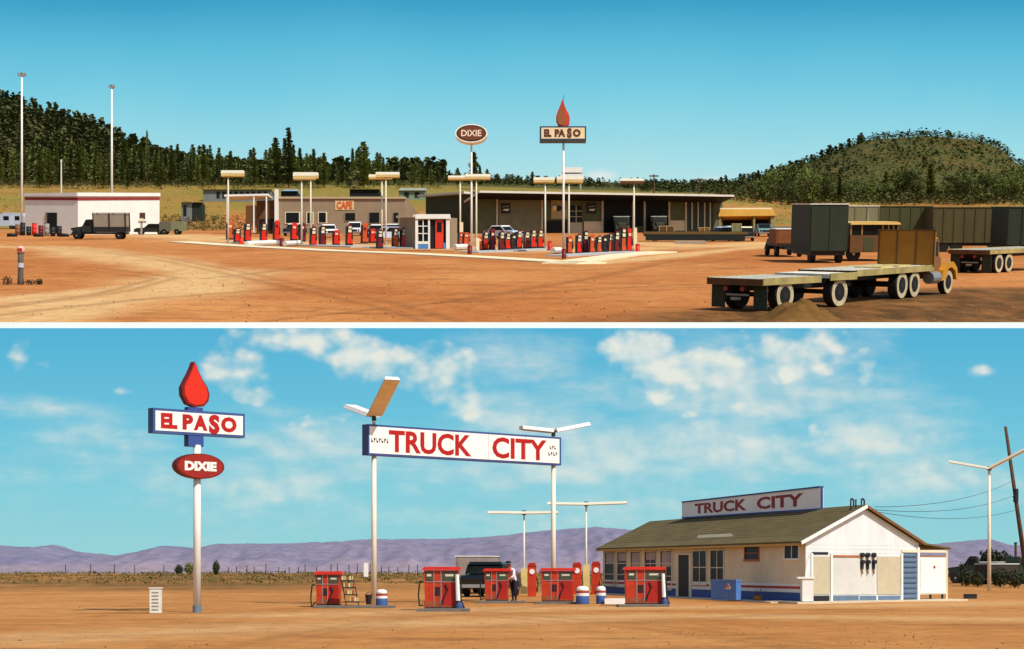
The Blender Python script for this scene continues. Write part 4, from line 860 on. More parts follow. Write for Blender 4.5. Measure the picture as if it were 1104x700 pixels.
def car(label, loc, yaw, colr, S=1.0, roofcol=None, group=None, pickup=False, tilt=0.0, name='parked_car'):
    o = thing(name, label, 'pickup' if pickup else 'car', loc, group); o.rotation_mode = 'ZYX'; o.rotation_euler = (tilt, 0, yaw)
    prof = [(-2.25,0.35),(-2.3,0.75),(-2.1,0.92),(-0.9,0.98),(0.75,0.98),(1.9,0.92),(2.2,0.75),(2.25,0.35)]
    m = MB(); m.prism([(x,-0.86,z) for x, z in prof], (0,1.72,0)); fin(m, S, 'body', colr, o)
    cab = [(-1.5,0.98),(-1.15,1.38),(0.25,1.40),(0.75,0.98)] if not pickup else [(-0.5,0.98),(-0.42,1.55),(0.55,1.55),(0.9,0.98)]
    m = MB(); m.prism([(x,-0.74,z) for x, z in cab], (0,1.48,0)); fin(m, S, 'window', GLASS, o)
    m = MB(); x0, x1 = cab[1][0], cab[2][0]; zt = cab[1][1]; m.prism([(x0-0.1,-0.72,zt),(x1+0.1,-0.72,zt),(x1-0.05,-0.68,zt+0.12),(x0+0.05,-0.68,zt+0.12)], (0,1.42,0)); fin(m, S, 'roof', roofcol or colr, o)
    for sx in (x0, x1):
        m = MB(); m.bar((sx,-0.75,zt),(cab[0][0] if sx == x0 else cab[3][0],-0.78,0.98),0.07,0.07); m.bar((sx,0.75,zt),(cab[0][0] if sx == x0 else cab[3][0],0.78,0.98),0.07,0.07); fin(m, S, 'roof_pillar', colr, o)
    for sx in (-2.32, 2.28):
        m = MB(); m.box(sx-0.05,sx+0.06,-0.88,0.88,0.40,0.54); fin(m, S, 'bumper', CHROME, o)
    for sy in (-0.62, 0.62):
        m = MB(); m.tube((2.1,sy,0.72),(2.27,sy,0.72),0.11,0.10,12); fin(m, S, 'headlight', M('headlight_glass', lin(220,216,200), 0.2), o)
    m = MB(); m.box(2.2,2.262,-0.42,0.42,0.55,0.80); fin(m, S, 'grille', DARK, o)
    for x in (-1.35, 1.4):
        for y in (-0.78, 0.78): wheel(o, x, y, 0.34, 0.2, S=S)
    return o
def box_truck(label, loc, yaw, boxm, cabm, S=1.0, tilt=0.0, L=3.6, bh=2.0, group=None, stakes=False, name='truck'):
    o = thing(name, label, 'truck', loc, group); o.rotation_mode = 'ZYX'; o.rotation_euler = (tilt, 0, yaw)
    m = MB(); m.box(-L,1.9,-0.45,0.45,0.55,0.75); fin(m, S, 'chassis', DARK, o)
    m = MB(); m.box(-L,0.0,-1.05,1.05,0.78,0.95) ; fin(m, S, 'bed', DARK, o)
    if stakes:
        m = MB(); m.box(-L,0.0,-1.05,1.05,0.96,1.35+0.0); fin(m, S, 'low_side', DARK, o)
        m = MB()
        for x0, x1 in ((-L+0.12,-L/2-0.06),(-L/2+0.06,-0.12)):
            m.box(x0,x1,-1.02,1.02,1.36,bh+0.55)
        fin(m, S, 'canvas_panel', boxm, o)
        m = MB()
        for x in (-L+0.06,-L/2,-0.06):
            for y in (-1.06,1.06): m.box(x-0.06,x+0.06,y-0.04,y+0.04,0.95,bh+0.66)
        m.box(-L,0,-1.08,1.08,bh+0.60,bh+0.68); fin(m, S, 'stakes', DARK, o)
    else:
        m = MB(); m.box(-L,-0.05,-1.06,1.06,0.96,0.96+bh); fin(m, S, 'box', boxm, o)
        m = MB(); m.box(-L-0.04,-0.01,-1.1,1.1,0.96+bh,1.02+bh); fin(m, S, 'box_roof', WHITE, o)
        m = MB(); m.box(-L-0.03,-L-0.002,-0.95,0.95,1.02,0.9+bh); fin(m, S, 'rear_door', boxm, o)
    m = MB(); m.prism([(0.1,-0.9,0.75),(1.25,-0.9,0.75),(1.25,-0.9,1.35),(1.0,-0.9,1.5),(0.85,-0.9,2.05),(0.15,-0.9,2.05)], (0,1.8,0)); fin(m, S, 'cab', cabm, o)
    m = MB(); m.prism([(0.2,-0.85,2.051),(0.88,-0.85,2.051),(0.7,-0.8,2.16),(0.3,-0.8,2.16)], (0,1.7,0)); fin(m, S, 'cab_roof', cabm, o)
    for sy in (-0.906, 0.896):
        m = MB(); m.box(0.3,0.86,sy,sy+0.012,1.45,1.95); fin(m, S, 'window', GLASS, o)
    m = MB(); m.prism([(1.02,-0.8,1.50),(1.24,-0.8,1.38),(1.26,-0.8,1.38),(0.9,-0.8,1.98),(0.88,-0.8,1.98)], (0,1.6,0)); fin(m, S, 'windshield', GLASS, o)
    m = MB(); m.prism([(1.26,-0.55,0.75),(2.4,-0.5,0.75),(2.4,-0.5,1.25),(1.26,-0.55,1.42)], (0,1.05,0)); fin(m, S, 'hood', cabm, o)
    for sy in (-0.72, 0.72):
        m = MB()
        pts = [(1.3,0.5),(1.4,0.85),(1.7,1.05),(2.1,1.02),(2.4,0.75),(2.45,0.5),(2.3,0.55),(2.05,0.85),(1.75,0.86),(1.5,0.7)]
        m.prism([(x,sy-0.2,z) for x, z in pts], (0,0.4,0)); fin(m, S, 'fender', cabm, o)
        m = MB(); m.tube((2.36,sy*0.95,1.12),(2.5,sy*0.95,1.12),0.12,0.11,12); fin(m, S, 'headlight', M('headlight_glass', (0,0,0)), o)
    m = MB(); m.box(2.5,2.58,-0.95,0.95,0.45,0.6); fin(m, S, 'bumper', DARK, o)
    for x in (1.85, -L+0.9, -L+1.9 if L > 4.5 else None):
        if x is None: continue
        for y in (-0.85, 0.85): wheel(o, x, y, 0.42, 0.28, S=S)
    return o
box_truck('old dark truck with a grey box body parked behind the foreground dispenser', low(521, 639.5), R(80), M('box_grey', lin(150,138,132), 0.8), M('cab_black', lin(22,28,26), 0.4), L=3.4, bh=1.3)
car('black rounded sedan parked half hidden beside the old grey truck', low(530, 643.0), R(78), M('car_black', lin(20,24,24), 0.25, spec=0.5), 1.28)
# right edge: parked trucks and bushes
box_truck('dark truck parked among bushes at the right edge, nearer the lamp post', low(1057, 629), R(160), M('load_brown', lin(86,66,52), 0.9), M('cab_green', lin(36,46,34), 0.5), L=2.6, bh=0.7)
box_truck('dark truck parked at the far right beneath the leaning pole', low(1090, 630), R(20), M('load_dark', lin(58,50,44), 0.9), M('cab_green', lin(36,46,34)), L=2.6, bh=0.6)
P0 = low(1046, 645.5); o = thing('tool_box', 'small black metal box lying on the dirt right of the porch', 'box', P0); m = MB(); m.box(P0.x-0.3,P0.x+0.3,P0.y-0.18,P0.y+0.18,0,0.18); m.build('body', DARK, o); m = MB(); m.box(P0.x-0.31,P0.x+0.31,P0.y-0.19,P0.y+0.19,0.18,0.24); m.build('lid', DARK, o)
LEAFD = M('dark_desert_leaf', lin(48,54,28), 0.9, 0.45, 3, obj_random=0.25)
def leafy(m, c, r, n, s, seed=0):
    q = random.Random(seed); c = Vector(c)
    for _ in range(n):
        d = Vector((q.gauss(0,1), q.gauss(0,1), q.gauss(0,1))).normalized(); k = 0.45 + 0.6*q.random()**0.6; k *= 1 + 0.28*mnoise.noise(d*2.2 + Vector((seed*1.7,0,0)))
        p = c + Vector((d.x*r[0]*k, d.y*r[1]*k, d.z*r[2]*k)); a = Vector((q.gauss(0,1), q.gauss(0,1), q.gauss(0,1))).normalized(); b = a.cross(d); b = b.normalized() if b.length > 1e-3 else Vector((0,0,1)); e = s*q.uniform(0.6,1.4)
        m.add([p-a*e, p+b*e*0.6, p+a*e, p-b*e*0.6], [(0,1,2,3)])
    return m
def bush(px, rb, rt, wpx, label, mat=None, group='desert bushes'):
    P0 = low(px, rb); h = (rb-rt)*P0.y/F; w = wpx*P0.y/F/2; o = thing('bush', label, 'bush', P0, group); sd_ = int(px)
    m = MB(); leafy(m, P0+Vector((0,0,h*0.55)), (w,w,h*0.5), 700, h*0.07, sd_); m.build('foliage', mat or LEAFD, o)
    m = MB()
    for k in range(5):
        a = k*1.3; m.tube(P0-Vector((0,0,0.05)), P0+Vector((w*0.4*math.cos(a), w*0.4*math.sin(a), h*0.5)), 0.05*h/2, 0.02*h/2, 5)
    m.build('stem', WOODP, o)
bush(1068, 627, 594, 24, 'tall dark bush behind the right lamp post'); bush(1083, 627, 597, 22, 'round dark bush beyond the lamp post on its right'); bush(1046, 626, 607, 30, 'low dark bush left of the right lamp post'); bush(1103, 626, 603, 34, 'wide dark bush at the right edge under the leaning pole')
bush(1060, 626, 603, 22, 'dark bush behind the parked dark truck by the lamp post')
bush(193, 620, 609.5, 9, 'small dark desert bush left of the flame sign pole on the plain'); bush(204, 620, 607.5, 10, 'pale green desert bush beside the flame sign pole', M('pale_leaf', lin(120,118,60), 0.9, 0.3)); bush(233, 620, 606, 7, 'thin desert bush right of the flame sign pole')
# scrub along the plain
m = MB(); q = random.Random(3)
for k in range(2600):
    px = q.uniform(-40, 1140); row = 617.2 + 13*q.random()**2.0; P0 = low(px, row)
    if px > 640 and row > 622: continue
    h = q.uniform(0.06, 0.24); leafy(m, P0+Vector((0,0,h*0.5)), (h*3,h*2,h*0.5), 9, h*0.5, k)
tag(m.build('scrub_grass', M('scrub', lin(104,92,48), 0.95, 0.4, 0.6)), 'low dry sagebrush scrub spread over the plain below the mountains', 'scrub', kind='stuff')
# distant fence posts
q = random.Random(5); n = 0
for px in list(range(70, 200, 26)) + list(range(244, 470, 11)) + [502, 640]:
    x = px + q.uniform(-3, 3); P0 = low(x, 618.5); m = MB(); h = q.uniform(6.5, 11)*P0.y/F
    m.tube(P0-Vector((0,0,0.1)), P0+Vector((0,0,h)), 0.05, 0.04, 6); tag(m.build('fence_post', WOODP), 'thin dark post in the far line of posts below the mountains', 'post', 'posts along the plain')

for px, rb, rt, w, lbl in ((1042,632,615,18,'ragged dark bush before the dark truck, nearest the porch'),(1054,633,618,16,'ragged dark bush just left of the lamp post foot'),(1078,633,614,20,'ragged dark bush right of the lamp post foot'),(1094,634,616,18,'ragged dark bush at the leaning pole')): bush(px, rb, rt, w, lbl)
# loose stones and clods on the lot
def stones(name, n, fn, smin, smax, mat, label, seed):
    q = random.Random(seed); m = MB()
    for _ in range(n):
        P0, sc = fn(q)
        if P0 is None: continue
        s = q.uniform(smin, smax)**1.0 * sc * (0.6 + q.random()**4*1.8); a = [Vector((q.uniform(.6,1)*s*math.cos(t), q.uniform(.6,1)*s*math.sin(t), -s*0.2)) for t in (0,1.3,2.5,3.8,5.0)]; tp = Vector((q.uniform(-.2,.2)*s, q.uniform(-.2,.2)*s, s*q.uniform(.4,.9)))
        m.add([P0+v for v in a]+[P0+tp], [(0,1,5),(1,2,5),(2,3,5),(3,4,5),(4,0,5)])
    tag(m.build(name, mat), label, 'gravel', kind='stuff')
def fl_(q):
    px = q.uniform(-10, 1115); row = 628 + 76*q.random()**0.9; return low(px, row), 1.0
stones('gravel', 6000, fl_, 0.008, 0.022, M('stone_brown', lin(150,104,62), 0.95, 0.4, 0.5), 'loose stones and clods scattered over the desert lot', 21)
stones('gravel', 900, fl_, 0.010, 0.024, M('stone_dark', lin(88,60,36), 0.95, 0.4, 0.5), 'darker loose stones scattered over the desert lot', 22)

# ================================================================== UPPER PLACE: the truck stop on the hillside
def kx(P): return P.y / F                         # metres per photo pixel at P
APR = M('apron_kerb', lin(232,214,172), 0.9, 0.08, 0.3)
STEEL = M('lamp_steel', lin(216,208,184), 0.6, 0.08, 0.5)
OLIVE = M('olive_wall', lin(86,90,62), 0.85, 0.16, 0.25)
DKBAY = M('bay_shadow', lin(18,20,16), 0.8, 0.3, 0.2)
GTAN = M('grey_tan_block', lin(146,126,100), 0.9, 0.1, 0.25)
WSTUC = M('white_stucco', lin(228,224,214), 0.85, 0.06, 0.2)
STRIPE = M('dark_red_stripe', lin(140,34,28), 0.7, 0.1, 0.3)
WOODB = M('brown_boards', lin(96,66,40), 0.9, 0.25, 0.4)
YFASC = M('yellow_fascia', lin(206,160,70), 0.8, 0.12, 0.3)
TRG = M('trailer_olive', lin(74,76,44), 0.8, 0.18, 0.18, stretch=(3,3,0.3))
TRD = M('trailer_dark_green', lin(40,52,36), 0.7, 0.2, 0.2, stretch=(3,3,0.3))
TRP = M('trailer_pale', lin(128,126,92), 0.8, 0.15, 0.2, stretch=(3,3,0.3))
PLY = M('plywood', lin(150,100,30), 0.85, 0.15, 0.25)
DECK = M('bed_deck', lin(224,218,198), 0.85, 0.28, 0.35, stretch=(0.25,3,1))
DECKE = M('bed_edge', lin(168,150,92), 0.85, 0.3, 0.5)
def child_rel(mb, name, mat, parent_part, root):
    o = mb.build(name, mat, parent_part, world=False); o.data.transform(Matrix.Translation(-root.location)); return o

# ---- kerb line of the concrete apron, islands
kp = [up(*q) for q in ((182,261.5),(236,265.5),(300,269),(346,271.5),(392,273.2),(436,275),(486,277.5),(530,280),(580,283),(622,285))]
kr = [up(*q) for q in ((622,285),(640,282.8),(668,279),(692,275.5),(730,272.5))]
def ribbon(pts, w, h):
    m = MB()
    for a, b in zip(pts[:-1], pts[1:]):
        d = (b-a).normalized(); n = Vector((-d.y, d.x, 0)).normalized(); W0 = n*w
        m.hexa([a-Vector((0,0,.3)), b-Vector((0,0,.3)), b+W0+Vector((0,0,SL*W0.y-.3)), a+W0+Vector((0,0,SL*W0.y-.3)), a+Vector((0,0,h)), b+Vector((0,0,h)), b+W0+Vector((0,0,SL*W0.y+h)), a+W0+Vector((0,0,SL*W0.y+h))])
    return m
tag(ribbon(kp, 9, 0.35).build('kerb', APR), kind='structure'); tag(ribbon(kr, 9, 0.35).build('kerb', APR), kind='structure')
def uisland(a, b, w, label, mat):
    a = up(*a); b = up(*b); tag(ribbon([a, a.lerp(b,0.5), b], w, 0.45).build('pump_island', mat), label, 'island', 'pump islands on the hillside')
ISL = M('island_blue_grey', lin(176,176,176), 0.9, 0.1, 0.3)
uisland((250,262.5),(300,264.5), 8, 'pale pump island at the left end of the long pump row', ISL)
uisland((322,265.5),(378,267), 8, 'pale pump island in front of the cafe windows', ISL)
uisland((392,267.8),(444,268.5), 8, 'pale pump island left of the little white office', ISL)
uisland((516,273),(602,269.5), 7, 'blue grey pump island between the two tall signs', ISL)
uisland((612,277),(692,272.5), 7, 'blue grey pump island right of the flame sign', ISL)
# white barriers lying between pumps
for k, (a, b, lbl) in enumerate((((266,266),(300,264.5),'white log barrier left of a red can in the long pump row'),((307,266),(324,265),'short white log barrier under the second lamp'),((490,270),(503,269.5),'white kerb barrier right of the little office'),((596,274),(604,273.5),'cream block beside the flame sign pole'))):
    a = up(*a); b = up(*b); m = MB(); m.tube(a+Vector((0,0,1.0)), b+Vector((0,0,1.0)), 0.9, 0.9, 8); tag(m.build('barrier', WSTUC), lbl, 'barrier', 'white barriers')

# ---- pumps
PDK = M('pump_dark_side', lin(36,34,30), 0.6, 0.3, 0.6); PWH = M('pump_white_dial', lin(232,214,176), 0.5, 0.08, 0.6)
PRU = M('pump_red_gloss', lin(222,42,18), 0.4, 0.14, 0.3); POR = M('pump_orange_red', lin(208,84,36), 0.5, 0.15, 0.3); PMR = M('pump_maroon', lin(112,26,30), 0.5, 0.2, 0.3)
def upump(px, rt, rb, label, style=0, w=5.4, mat=None):
    P = up(px, rb); k = kx(P); h = (rb-rt)*k; w *= k; o = thing('gas_pump', label, 'gas pump', P, 'gas pumps on the hillside forecourt'); mat = mat or PRU
    d = 1.6; x0, x1 = P.x-w/2, P.x+w/2; zb = 0.9 if style else 0.55
    m = MB(); m.prism([(x0,P.y-d,P.z+0.3),(x1,P.y-d,P.z+0.3),(x1-0.1*w,P.y-d,P.z+h*zb),(x0+0.1*w,P.y-d,P.z+h*zb)], (0,2*d,0)); m.build('body', mat, o)
    m = MB(); m.box(x0-0.05*w,x1+0.05*w,P.y-d*1.05,P.y+d*1.05,P.z-0.3,P.z+0.3); m.build('base', PDK, o)
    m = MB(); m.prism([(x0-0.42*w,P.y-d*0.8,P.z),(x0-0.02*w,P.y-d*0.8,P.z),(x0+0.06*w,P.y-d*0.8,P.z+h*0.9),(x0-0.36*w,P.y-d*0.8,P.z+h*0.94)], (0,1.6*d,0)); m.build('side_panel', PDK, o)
    if style == 0:
        m = MB(); m.box(x0+0.12*w,x1-0.12*w,P.y-d*0.9,P.y+d*0.9,P.z+h*0.551,P.z+h*0.93); m.build('meter_head', PDK, o)
        m = MB(); m.box(x0+0.22*w,x1-0.14*w,P.y-d*0.9-0.2,P.y-d*0.9-0.01,P.z+h*0.60,P.z+h*0.74); m.build('dial', PWH, o)
        m = MB(); m.box(x0+0.3*w,x1-0.14*w,P.y-d*0.9-0.2,P.y-d*0.9-0.01,P.z+h*0.79,P.z+h*0.90); m.build('price_panel', PWH, o)
        m = MB(); m.prism([(x0+0.06*w,P.y-d,P.z+h*0.93),(x1-0.06*w,P.y-d,P.z+h*0.93),(x1-0.2*w,P.y-d,P.z+h),(x0+0.2*w,P.y-d,P.z+h)], (0,2*d,0)); m.build('cap', PMR, o)
    else:
        m = MB(); m.box(x0+0.25*w,x1-0.25*w,P.y-d-0.2,P.y-d-0.01,P.z+h*0.66,P.z+h*0.78); m.build('dial', PWH if style == 1 else PMR, o)
        m = MB(); m.prism([(x0+0.02*w,P.y-d,P.z+h*0.901),(x1-0.02*w,P.y-d,P.z+h*0.901),(x1-0.15*w,P.y-d,P.z+h),(x0+0.15*w,P.y-d,P.z+h)], (0,2*d,0)); m.build('cap', mat, o)
    m = MB(); q = Vector((x1-0.05*w,P.y-d*0.9,P.z+h*0.7)); m.path([q,q+Vector((0.10*w,-0.3,-h*0.2)),q+Vector((0.14*w,-0.3,-h*0.45)),q+Vector((0,-0.2,-h*0.3))],0.16,5); m.build('hose', HOSE, o)
row1 = [(249,240,258.5,1,POR),(257,246.5,261.5,0,None),(268,240.5,260.5,0,None),(285.3,241,260.5,0,None),(299.3,238.5,259.5,2,None),(318,241,259.5,1,None),(326.8,241,260.5,1,PMR),(338.8,245,265.5,0,None),(348.6,244,265,0,PMR),(363.4,249,264.5,1,None),(377.5,243,264.5,0,None),(394,241.5,262.5,2,POR),(402.4,247.5,262,1,None),(410.4,248.5,268,0,PMR),(427.2,246.5,267,0,POR),(435.8,246.5,267,0,None)]
for k, (px, rt, rb, st, mt) in enumerate(row1): upump(px, rt, rb, '%s pump from the left in the long row before the cafe' % ORD[k], st, mat=mt)
for k, (px, rt, rb, st, mt) in enumerate([(489.5,245,264.5,0,None),(498,251,264.5,1,POR),(503.2,251.5,265,1,POR)]): upump(px, rt, rb, '%s pump to the right of the little white office' % ORD[k], st, mat=mt)
for k, (px, rt, rb, st, mt) in enumerate([(517.5,256,271,1,POR),(524.2,250,270,0,None),(531.5,247.5,270.5,1,PMR),(541.5,250,270,0,PMR),(548,251.5,269.8,0,None),(554.5,252,269.5,1,PDK),(560.4,249,268.5,0,None),(568.5,250,268.5,0,PMR),(575.5,248,268,0,None),(583,248,268,0,None)]): upump(px, rt, rb, '%s pump from the left on the island between the tall signs' % ORD[k], st, mat=mt, w=5)
for k, (px, rt, rb, st, mt) in enumerate([(614.6,255,274.5,1,POR),(624.6,253,274,0,None),(631.6,249.5,273.5,0,PMR),(638.6,254,273.8,1,POR),(646.2,255,273.2,0,POR),(652.3,254.5,273.2,1,PDK),(658.8,252,272.5,0,POR),(665.2,250,272.6,0,PMR),(672.4,246,272.3,0,POR),(678.6,247.5,272,1,None)]): upump(px, rt, rb, '%s pump from the left on the island right of the flame sign' % ORD[k], st, mat=mt, w=5)
def ucan(px, rt, rb, label, mat=PMR):
    P = up(px, rb); k = kx(P); r = 2.4*k; h = (rb-rt)*k; o = thing('trash_can', label, 'trash can', P, 'small red trash cans'); m = MB(); m.lathe([(r*0.9,-0.2),(r,h*0.1),(r,h*0.86)], P, 14); m.build('body', mat, o, True)
    m = MB(); m.lathe([(r*1.06,h*0.86),(r*1.06,h*0.92),(r*0.5,h)], P, 14); m.build('lid', RED2, o)
ucan(260, 256, 263, 'bright red can in front of the second pump from the left', PRU); ucan(304, 256.5, 265.5, 'dark red can at the end of the white log barrier'); ucan(506.4, 264.5, 274, 'dark red can at the foot of the oval sign pole'); ucan(593, 260, 270, 'red can right of the island between the tall signs', PRU); ucan(608, 268, 279, 'brown red can at the foot of the flame sign pole'); ucan(687.4, 263, 272.5, 'red can at the right end of the last pump island', PRU)
# ---- lamps
def ulamp(px, rb, bar0, bar1, rbar, label, tk=4.2, dy=0.0, ped=None, tan=True):
    P = up(px, rb); P = P + Vector((0,dy,SL*dy)); k = kx(P); zt = at(px, rbar, P.y).z; o = thing('lamp_post', label, 'light', P, 'T lamps on the hillside forecourt')
    m = MB(); m.tube(P-Vector((0,0,0.5)), (P.x,P.y,zt-tk*0.3*k), 1.05*k, 0.8*k, 8); m.build('post', STEEL, o, True)
    x0 = at(bar0,rbar,P.y).x; x1 = at(bar1,rbar,P.y).x; d = 3.2*k
    m = MB(); m.prism([(x0,P.y-d,zt-tk*0.05*k),(x1,P.y-d,zt-tk*0.05*k),(x1-0.4*k,P.y-d*0.7,zt+tk*0.5*k),(x0+0.4*k,P.y-d*0.7,zt+tk*0.5*k)], (0,2*d*0.9,0)); h = m.build('lamp_housing', STEEL, o)
    m = MB(); m.box(x0+0.3*k,x1-0.3*k,P.y-d*0.97,P.y+d*0.9,zt-tk*0.5*k,zt-tk*0.06*k); child_rel(m, 'reflector', M('lamp_tan', lin(206,176,112), 0.7, 0.1, 0.3) if tan else WOODB, h, o)
    m = MB(); m.lathe([(2.2*k,-0.4),(1.9*k,0.7),(1.1*k,0.9)], P, 10); m.build('footing', GREY, o)
    if ped:
        m = MB(); m.box(P.x-2.0*k+1.6*k,P.x+2.6*k+0.6*k,P.y-1.6*k,P.y-0.2*k,P.z,at(px,ped,P.y).z); m.build('pedestal', PWH, o)
ulamp(246, 262, 238.5, 263.5, 187.3, 'first T lamp from the left, left end of the long pump row', 6.2)
ulamp(325.2, 265.5, 316, 340.5, 190, 'second T lamp from the left, with its bar before the dark pines', 7.5)
ulamp(333, 262, 324, 343.5, 189.5, 'third T lamp from the left, close behind the second', 6, 6)
ulamp(410.4, 264, 397.5, 423, 191, 'fourth T lamp from the left, the farther of the pair by the office', 4.5, 6, tan=True)
ulamp(416, 264, 405, 431, 188.8, 'fifth T lamp from the left, the nearer of the pair by the office', 5.5)
ulamp(495.7, 263, 483, 508, 192, 'sixth T lamp, left of the oval sign pole', 4.2, 5, ped=240)
ulamp(513.6, 272, 501, 529, 191, 'seventh T lamp, right of the oval sign pole', 5.5, ped=257)
ulamp(588, 268, 575, 598, 194.5, 'eighth T lamp, tan bar left of the flame sign pole', 5.5, 3, tan=True)
ulamp(613.7, 270, 600, 629, 194, 'ninth T lamp, white bar right of the flame sign pole', 6.5, 3, ped=256)
ulamp(683.5, 271, 668.5, 694.5, 195.5, 'last T lamp, brown bar at the right end of the pumps', 5.2, tan=False, ped=246)
def ufl(px, rb, rt, label, hw=4.5):
    P = up(px, rb); k = kx(P); zt = at(px, rt, P.y).z; o = thing('flood_pole', label, 'light', P, 'tall floodlight poles'); m = MB(); m.tube(P-Vector((0,0,1)), (P.x,P.y,zt), 1.35*k, 0.95*k, 8); m.build('pole', WSTUC, o, True)
    for s in (-1, 1):
        m = MB(); m.prism([(P.x+s*0.3*k,P.y-1.5*k,zt-1.5*k),(P.x+s*hw*k,P.y-1.5*k,zt-0.5*k),(P.x+s*hw*k,P.y-1.5*k,zt+2.2*k),(P.x+s*0.3*k,P.y-1.5*k,zt+1.6*k)], (0,3*k,0)); m.build('floodlight', GREY if s > 0 else CHROME, o)
    m = MB(); m.box(P.x-0.9*k,P.x+0.9*k,P.y-0.9*k,P.y+0.9*k,zt,zt+2.4*k); m.build('cap', DARK, o)
ufl(23.5, 250, 81, 'tall white floodlight pole left of the white building'); ufl(120.5, 243, 94, 'tall white floodlight pole behind the white building', 3.2)
# ---- signs
P = up(508.3, 272); k = kx(P); o = thing('pole_sign', 'brown DIXIE oval sign on a slim white pole above the pumps', 'sign', P)
m = MB(); m.tube(P-Vector((0,0,1)), at(508.3,154,P.y), 1.25*k, 1.0*k, 10); m.build('pole', WSTUC, o, True)
pc = at(508.3,145.5,P.y); q = Plane((pc.x-10,pc.y-2), (pc.x+10,pc.y-2)); tc_ = 10
def ov(rx, rz): return [q.p(tc_+rx*math.cos(2*math.pi*i/26), pc.z+rz*math.sin(2*math.pi*i/26)) for i in range(26)]
m = MB(); m.prism(ov(17.4*k,10*k), (0,3.5,0)); m.build('oval_rim', M('oval_white_rim', lin(236,232,214), 0.5), o)
m = MB(); m.prism([p_+Vector((0,-0.05,0)) for p_ in ov(16*k,8.8*k)], (0,0.04,0)); m.build('oval_edge', M('oval_black', lin(36,22,16), 0.6), o)
m = MB(); m.prism([p_+Vector((0,-0.10,0)) for p_ in ov(14.6*k,7.6*k)], (0,0.04,0)); m.build('oval_face', M('oval_brown', lin(110,56,28), 0.6), o)
m = MB(); letter(m, q, 'DIXIE', tc_-10.8*k, tc_+10.8*k, pc.z-3.4*k, pc.z+3.4*k, 0.16, 0.02); m.build('lettering', M('cream_letters', lin(236,214,186), 0.6), o)
P = up(607.5, 273); k = kx(P); o = thing('pole_sign', 'slim pole sign with small red flame and EL PASO panel beside the pumps', 'sign', P)
m = MB(); m.tube(P-Vector((0,0,1)), at(607.5,152,P.y), 1.3*k, 1.1*k, 10); m.build('pole', WSTUC, o, True)
a = at(582,145,P.y-2); b = at(632,145,P.y-2); q = Plane(a, b); zz0 = at(0,153,P.y).z; zz1 = at(0,138,P.y).z
m = MB(); q.slab(m, 0, q.len, zz0, zz1, -4, 0); m.build('sign_box', M('box_navy_small', lin(38,64,92), 0.5), o); m = MB(); q.slab(m, 1.6*k, q.len-1.6*k, zz0+1.6*k, zz1-1.6*k, 0, 0.1); m.build('sign_face', M('face_cream', lin(226,206,160), 0.5), o)
fw = lambda s: s*q.len; hh = zz1-zz0
for tx, s0, s1, lo, hi in (('EL',0.09,0.25,0.22,0.78),('PA',0.32,0.55,0.22,0.78),('S',0.585,0.69,0.14,0.86),('O',0.71,0.88,0.22,0.78)):
    m = MB(); letter(m, q, tx, fw(s0), fw(s1), zz0+lo*hh, zz0+hi*hh, 0.16, 0.07); m.build('lettering', M('letters_brown', lin(96,44,26), 0.6), o)
m = MB(); cx = fw(0.5); zf = zz1; zh = at(0,108.5,P.y).z - zz1
m.prism([q.p(cx + (aa+0.0)*15*k, zf + bb*zh, -0.6) for aa, bb in fl], (0,2.6,0)); m.build('flame', M('flame_orange', lin(196,62,34), 0.5, 0.2, 0.3), o)
m = MB(); m.prism([q.p(cx + (aa*0.7-0.1)*15*k, zf + (0.05+bb*0.75)*zh, -0.5) for aa, bb in fl], (0,-0.08,0)); m.build('flame_face', M('flame_brown', lin(150,84,40), 0.5), o)
m = MB(); m.tube(q.p(cx+0.04*15*k, zf+zh*0.96, -1.5), q.p(cx+0.08*15*k, zf+zh*1.2, -1.5), 0.35*k, 0.2*k, 6); m.build('finial', DARK, o)

# ---- white stucco building, left
A2 = up(84, 253); YA = A2.y
rpl = Plane(at(84,253,YA), at(172,252,YA*1.018)); lpl = Plane(at(27,252,YA*1.028), at(84,253,YA))
wb = thing('stucco_building', 'low white flat roofed building with a dark red stripe under its roof', 'building', A2)
m = MB(); a = rpl.uv(84,209); b = rpl.uv(172,209.5); c0 = lpl.uv(27,210)
dv = Vector((0.05,1,SL)).normalized()*62
Ab, Bb, Cb = at(84,254.5,YA), at(172,254,rpl.p(b[0],0).y), at(27,254,lpl.p(c0[0],0).y); At, Bt, Ct = rpl.p(a[0],a[1]), rpl.p(b[0],b[1]), lpl.p(c0[0],c0[1]); Db, Dt = Bb+(Cb-Ab), Bt+(Ct-At)
m.add([Ab,Bb,Db,Cb,At,Bt,Dt,Ct],[(0,1,5,4),(1,2,6,5),(2,3,7,6),(3,0,4,7),(4,5,6,7)]); m.build('wall', WSTUC, wb)
m = MB(); rpl.quad(m, [(84,216),(172,215.4),(172,213),(84,213.2)], 0, 0.3); lpl.quad(m, [(27,215.6),(84,216),(84,213.2),(27,213)], 0, 0.3); m.build('stripe', STRIPE, wb)
m = MB(); rpl.quad(m, [(83.6,212),(172.6,212),(172.6,208.4),(83.6,208)], 0, 0.7); lpl.quad(m, [(26.6,212),(84,212),(84,208),(26.6,208.6)], 0, 0.7); m.build('parapet', WSTUC, wb)
def upanel(pl, root, px0, px1, r0, r1, mat, name, o0=0.0, o1=0.25):
    m = MB(); pl.quad(m, [(px0,r1),(px1,r1),(px1,r0),(px0,r0)], o0, o1); return m.build(name, mat, root)
